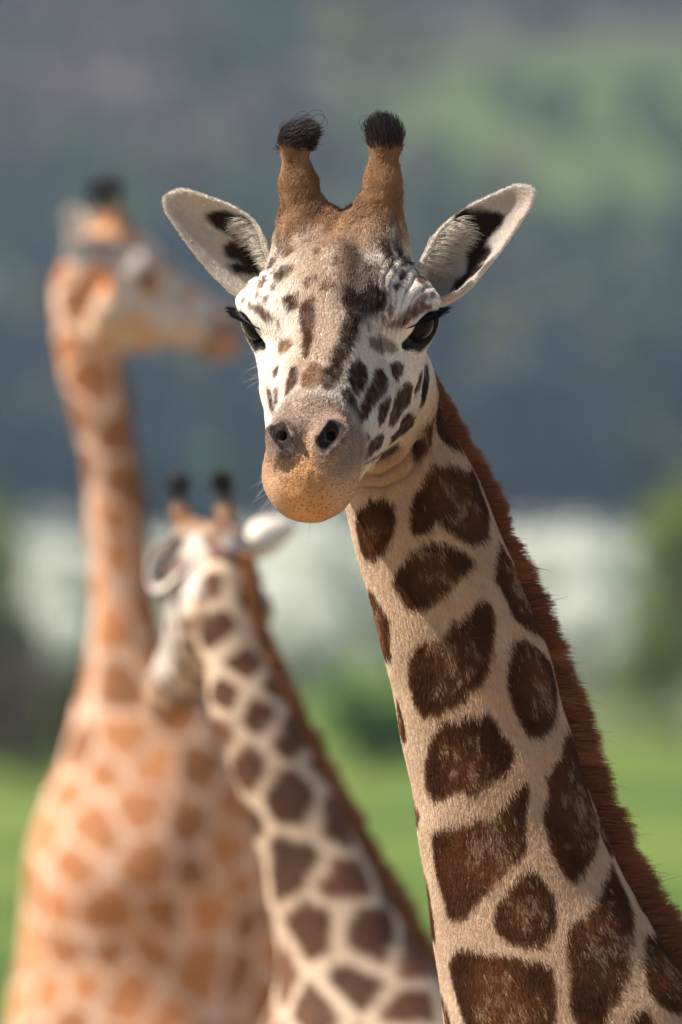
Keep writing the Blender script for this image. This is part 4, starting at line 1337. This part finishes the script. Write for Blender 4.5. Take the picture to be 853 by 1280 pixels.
# whiskers and stray hairs
def add_whiskers(g, root):
    n = 46
    th = rng.uniform(0, 6.28, n)
    p = np.stack([50 * np.cos(th), 320 + 30 * rng.random(n), -35 + 40 * np.sin(th)], -1)
    d = norm(np.stack([np.cos(th), 0.5 * np.ones(n), np.sin(th) - 0.3], -1) + rng.normal(0, .3, (n, 3)))
    ex = np.stack([rng.choice([-1, 1], 30) * 88.0, rng.uniform(0, 60, 30), rng.uniform(-50, -15, 30)], -1)
    ed = norm(np.stack([np.sign(ex[:, 0]), np.zeros(30), -0.4 * np.ones(30)], -1) + rng.normal(0, .3, (30, 3)))
    p = np.concatenate([p, ex]); d = np.concatenate([d, ed]); n = len(p)
    L = rng.uniform(14, 34, n)
    s_ = np.linspace(0, 1, 5)
    pts = p[:, None] + d[:, None] * (L[:, None] * s_)[..., None]
    pts[:, :, 2] -= 6 * s_[None] ** 2
    w = g.wor(pts.reshape(-1, 3) / 1000).reshape(n, 5, 3)
    hair_obj('whiskers', w, np.array((.00013, .00013, .00011, .00009, .00004)), np.full((n, 3), 0.45), M_LONG, root)
add_whiskers(GF, ROOT_F)
# ---- the two giraffes behind
def neck_table(rows, d, ratio, cyt=None):
    k = d / FOCUS_D
    out = []
    ys_ = [r[0] for r in rows]
    for yy in np.linspace(ys_[0], ys_[-1], 26):
        L = np.interp(yy, ys_, [r[1] for r in rows]); R_ = np.interp(yy, ys_, [r[2] for r in rows])
        a, z = mm((L + R_) / 2, yy)
        rx = (R_ - L) / 2000 * k
        cy = d - FOCUS_D + (np.interp(yy, *cyt) if cyt else 0)
        out.append((z * k, a * k, cy, rx, min(rx * ratio, 0.34)))
    return out

def far_giraffe(g, label, lines, patch, gap, spacing, face_tan, mane_len, mane_side, mane_cols, mane_r, ears, bounds, seed, blotch):
    root = empty('giraffe', tuple(g.base))
    tag(root, label, 'giraffe', 'giraffes in the meadow')
    fn = lambda P: g.sdf(P, True)
    zc = g.O[2] - 0.28 * g.s
    lo, hi = np.array(bounds[0]), np.array(bounds[1])
    hlo = np.maximum(g.O - 0.52 * g.s, lo); hlo[2] = zc - 0.006; hhi = g.O + 0.52 * g.s
    v1, f1 = surf_nets(fn, hlo, hhi, 0.006)
    lo2 = lo.copy(); hi2 = hi.copy(); hi2[2] = zc
    v2, f2 = surf_nets(fn, lo2, hi2, 0.014)
    V = np.concatenate([v1, v2]); F = np.concatenate([f1, f2 + len(v1)])
    V = relax(V, F, 1, 0.4)
    q = g.loc(V)
    hd = head_sdf(q.astype(np.float32)) * g.s; nd = np.minimum(g.neck_sdf(V), g.body_sdf(V))
    e, cid = fps_pattern(V, spacing, seed)
    ins = sstep(gap, gap + 0.008, e + 0.004 * vnoise(V, 60.0))
    base = np.array(lines) * (1 + 0.10 * vnoise(V, 12.0))[:, None]
    tone = np.random.default_rng(seed).uniform(0.6, 1.35, 800)[cid]
    pc = np.array(patch) * (tone * (1 + 0.22 * vnoise(V, 40.0)))[:, None]
    C = mix(base, pc, ins)
    ch = head_color(g, V, None, False, 178) * np.array((0.68, 0.67, 0.67))
    bl = sstep(0.02, 0.32, vnoise(q, 34.0)) * blotch * (q[:, 1] < 0.23) * sstep(0.20, 0.12, q[:, 2])
    ch = mix(ch, np.array(patch) * 1.3, bl)
    C = mix(ch, C, sstep(-0.02, 0.02, hd - nd))
    legs = sstep(1.25, 0.9, (V[:, 2] - GROUND) / g.bs)
    C = mix(C, np.array((0.62, 0.52, 0.40)), legs * 0.8)
    C = mix(C, np.array((0.05, 0.04, 0.035)), sstep(0.13, 0.10, (V[:, 2] - GROUND) / g.bs))
    mesh_obj('body', V, F, M_COAT, root, np.clip(C, 0.005, 0.85))
    add_eyes(g, root)
    for (sg, dirv, face) in ears:
        b = g.wor(np.array([[sg * 0.090, -0.075, 0.058]]))[0]
        t = g.wor(np.array([[sg * 0.090, -0.075, 0.058]]) + np.array([dirv]))[0]
        fw = np.array(face)
        dk = np.array([(0.055 + 0.04 * math.cos(a), 0.004 + 0.016 * math.sin(a)) for a in np.linspace(0, 6.28, 12)[:-1]]) * g.s
        make_ear(root, b, t, fw, UP, LO, 0.042, sg, dk if g is gm else None, fur=False, nu=36, nw=20, scl=g.s)
    add_tufts(g, root, 900, 0.0008)
    zt = g.zz[-1] - 0.05
    add_mane(g, root, max(g.zz[0] + 0.05, -1.5), zt, 9000, mane_len, mane_side, mane_r, mane_cols, spread=0.014)
    return root

D2 = 16.6
gm = Giraffe(at(266, 736, D2 + 0.10), (-0.33, 0.62, -0.70), 0.79,
             neck_table([(655, 268, 300), (690, 262, 304), (750, 257, 310), (800, 255, 324), (850, 256, 346), (900, 266, 370), (950, 284, 394), (1000, 300, 420), (1050, 318, 446), (1100, 330, 474), (1150, 340, 502),
                         (1200, 350, 530), (1280, 365, 585), (1400, 405, 690), (1560, 470, 800)], D2, 0.75),
             (at(880, 640, D2)[0], D2 - FOCUS_D + 0.1, GROUND), (-1.0, -0.1), 0.98, 0)
far_giraffe(gm, 'young giraffe with cream net pattern and chestnut mane turning its white head away', (0.50, 0.365, 0.255), (0.095, 0.040, 0.020), 0.015,
            lambda P: np.interp(P[:, 2], (-1.2, -0.7, -0.2), (0.088, 0.072, 0.058)), 0.2,
            ((-1.4, -0.6, 0.0), (0.045, 0.04, 0.025)), (1.0, 0.22), ((0.30, 0.125, 0.052), (0.46, 0.21, 0.085)), 0.0011,
            [(-1, (-0.068, 0.06, -0.085), (-0.25, -1.0, 0.1)), (1, (0.115, -0.025, 0.045), (0.4, 0.7, 0.1))],
            ((-0.55, 3.9, GROUND - 0.02), (2.1, 5.6, 0.2)), 21, 0.9)

D3 = 22.0
gl = Giraffe(at(147, 352, D3 + 0.0), (0.85, 0.39, -0.36), 0.90,
             neck_table([(305, 78, 122), (340, 66, 128), (400, 64, 136), (450, 73, 146), (500, 86, 153), (560, 100, 161), (620, 108, 172), (700, 112, 177), (760, 116, 184), (820, 110, 200), (870, 98, 245),
                         (920, 84, 300), (1000, 62, 350), (1100, 44, 375), (1300, 50, 380)], D3, 0.72, ((340, 800, 1300), (0.02, 0.05, 0.25))),
             (at(262, 640, D3)[0], D3 - FOCUS_D + 0.75, GROUND), (-0.26, -0.96), 1.06, 0)
far_giraffe(gl, 'orange tan giraffe with faint patches and head turned in profile', (0.62, 0.41, 0.295), (0.365, 0.150, 0.058), 0.011,
            lambda P: np.interp(P[:, 2], (-1.2, -0.3, 0.4), (0.080, 0.078, 0.085)), 0.2,
            ((-1.5, -0.5, 0.6), (0.035, 0.03, 0.025)), (1.0, 0.35), ((0.24, 0.12, 0.06), (0.36, 0.18, 0.09)), 0.0014,
            [(1, (0.03, -0.13, -0.075), (-0.3, -1.0, 0.1)), (-1, (-0.06, -0.06, 0.10), (0.2, -1.0, 0.0))],
            ((-1.35, 8.8, GROUND - 0.02), (0.75, 12.6, 0.95)), 33, 0.95)
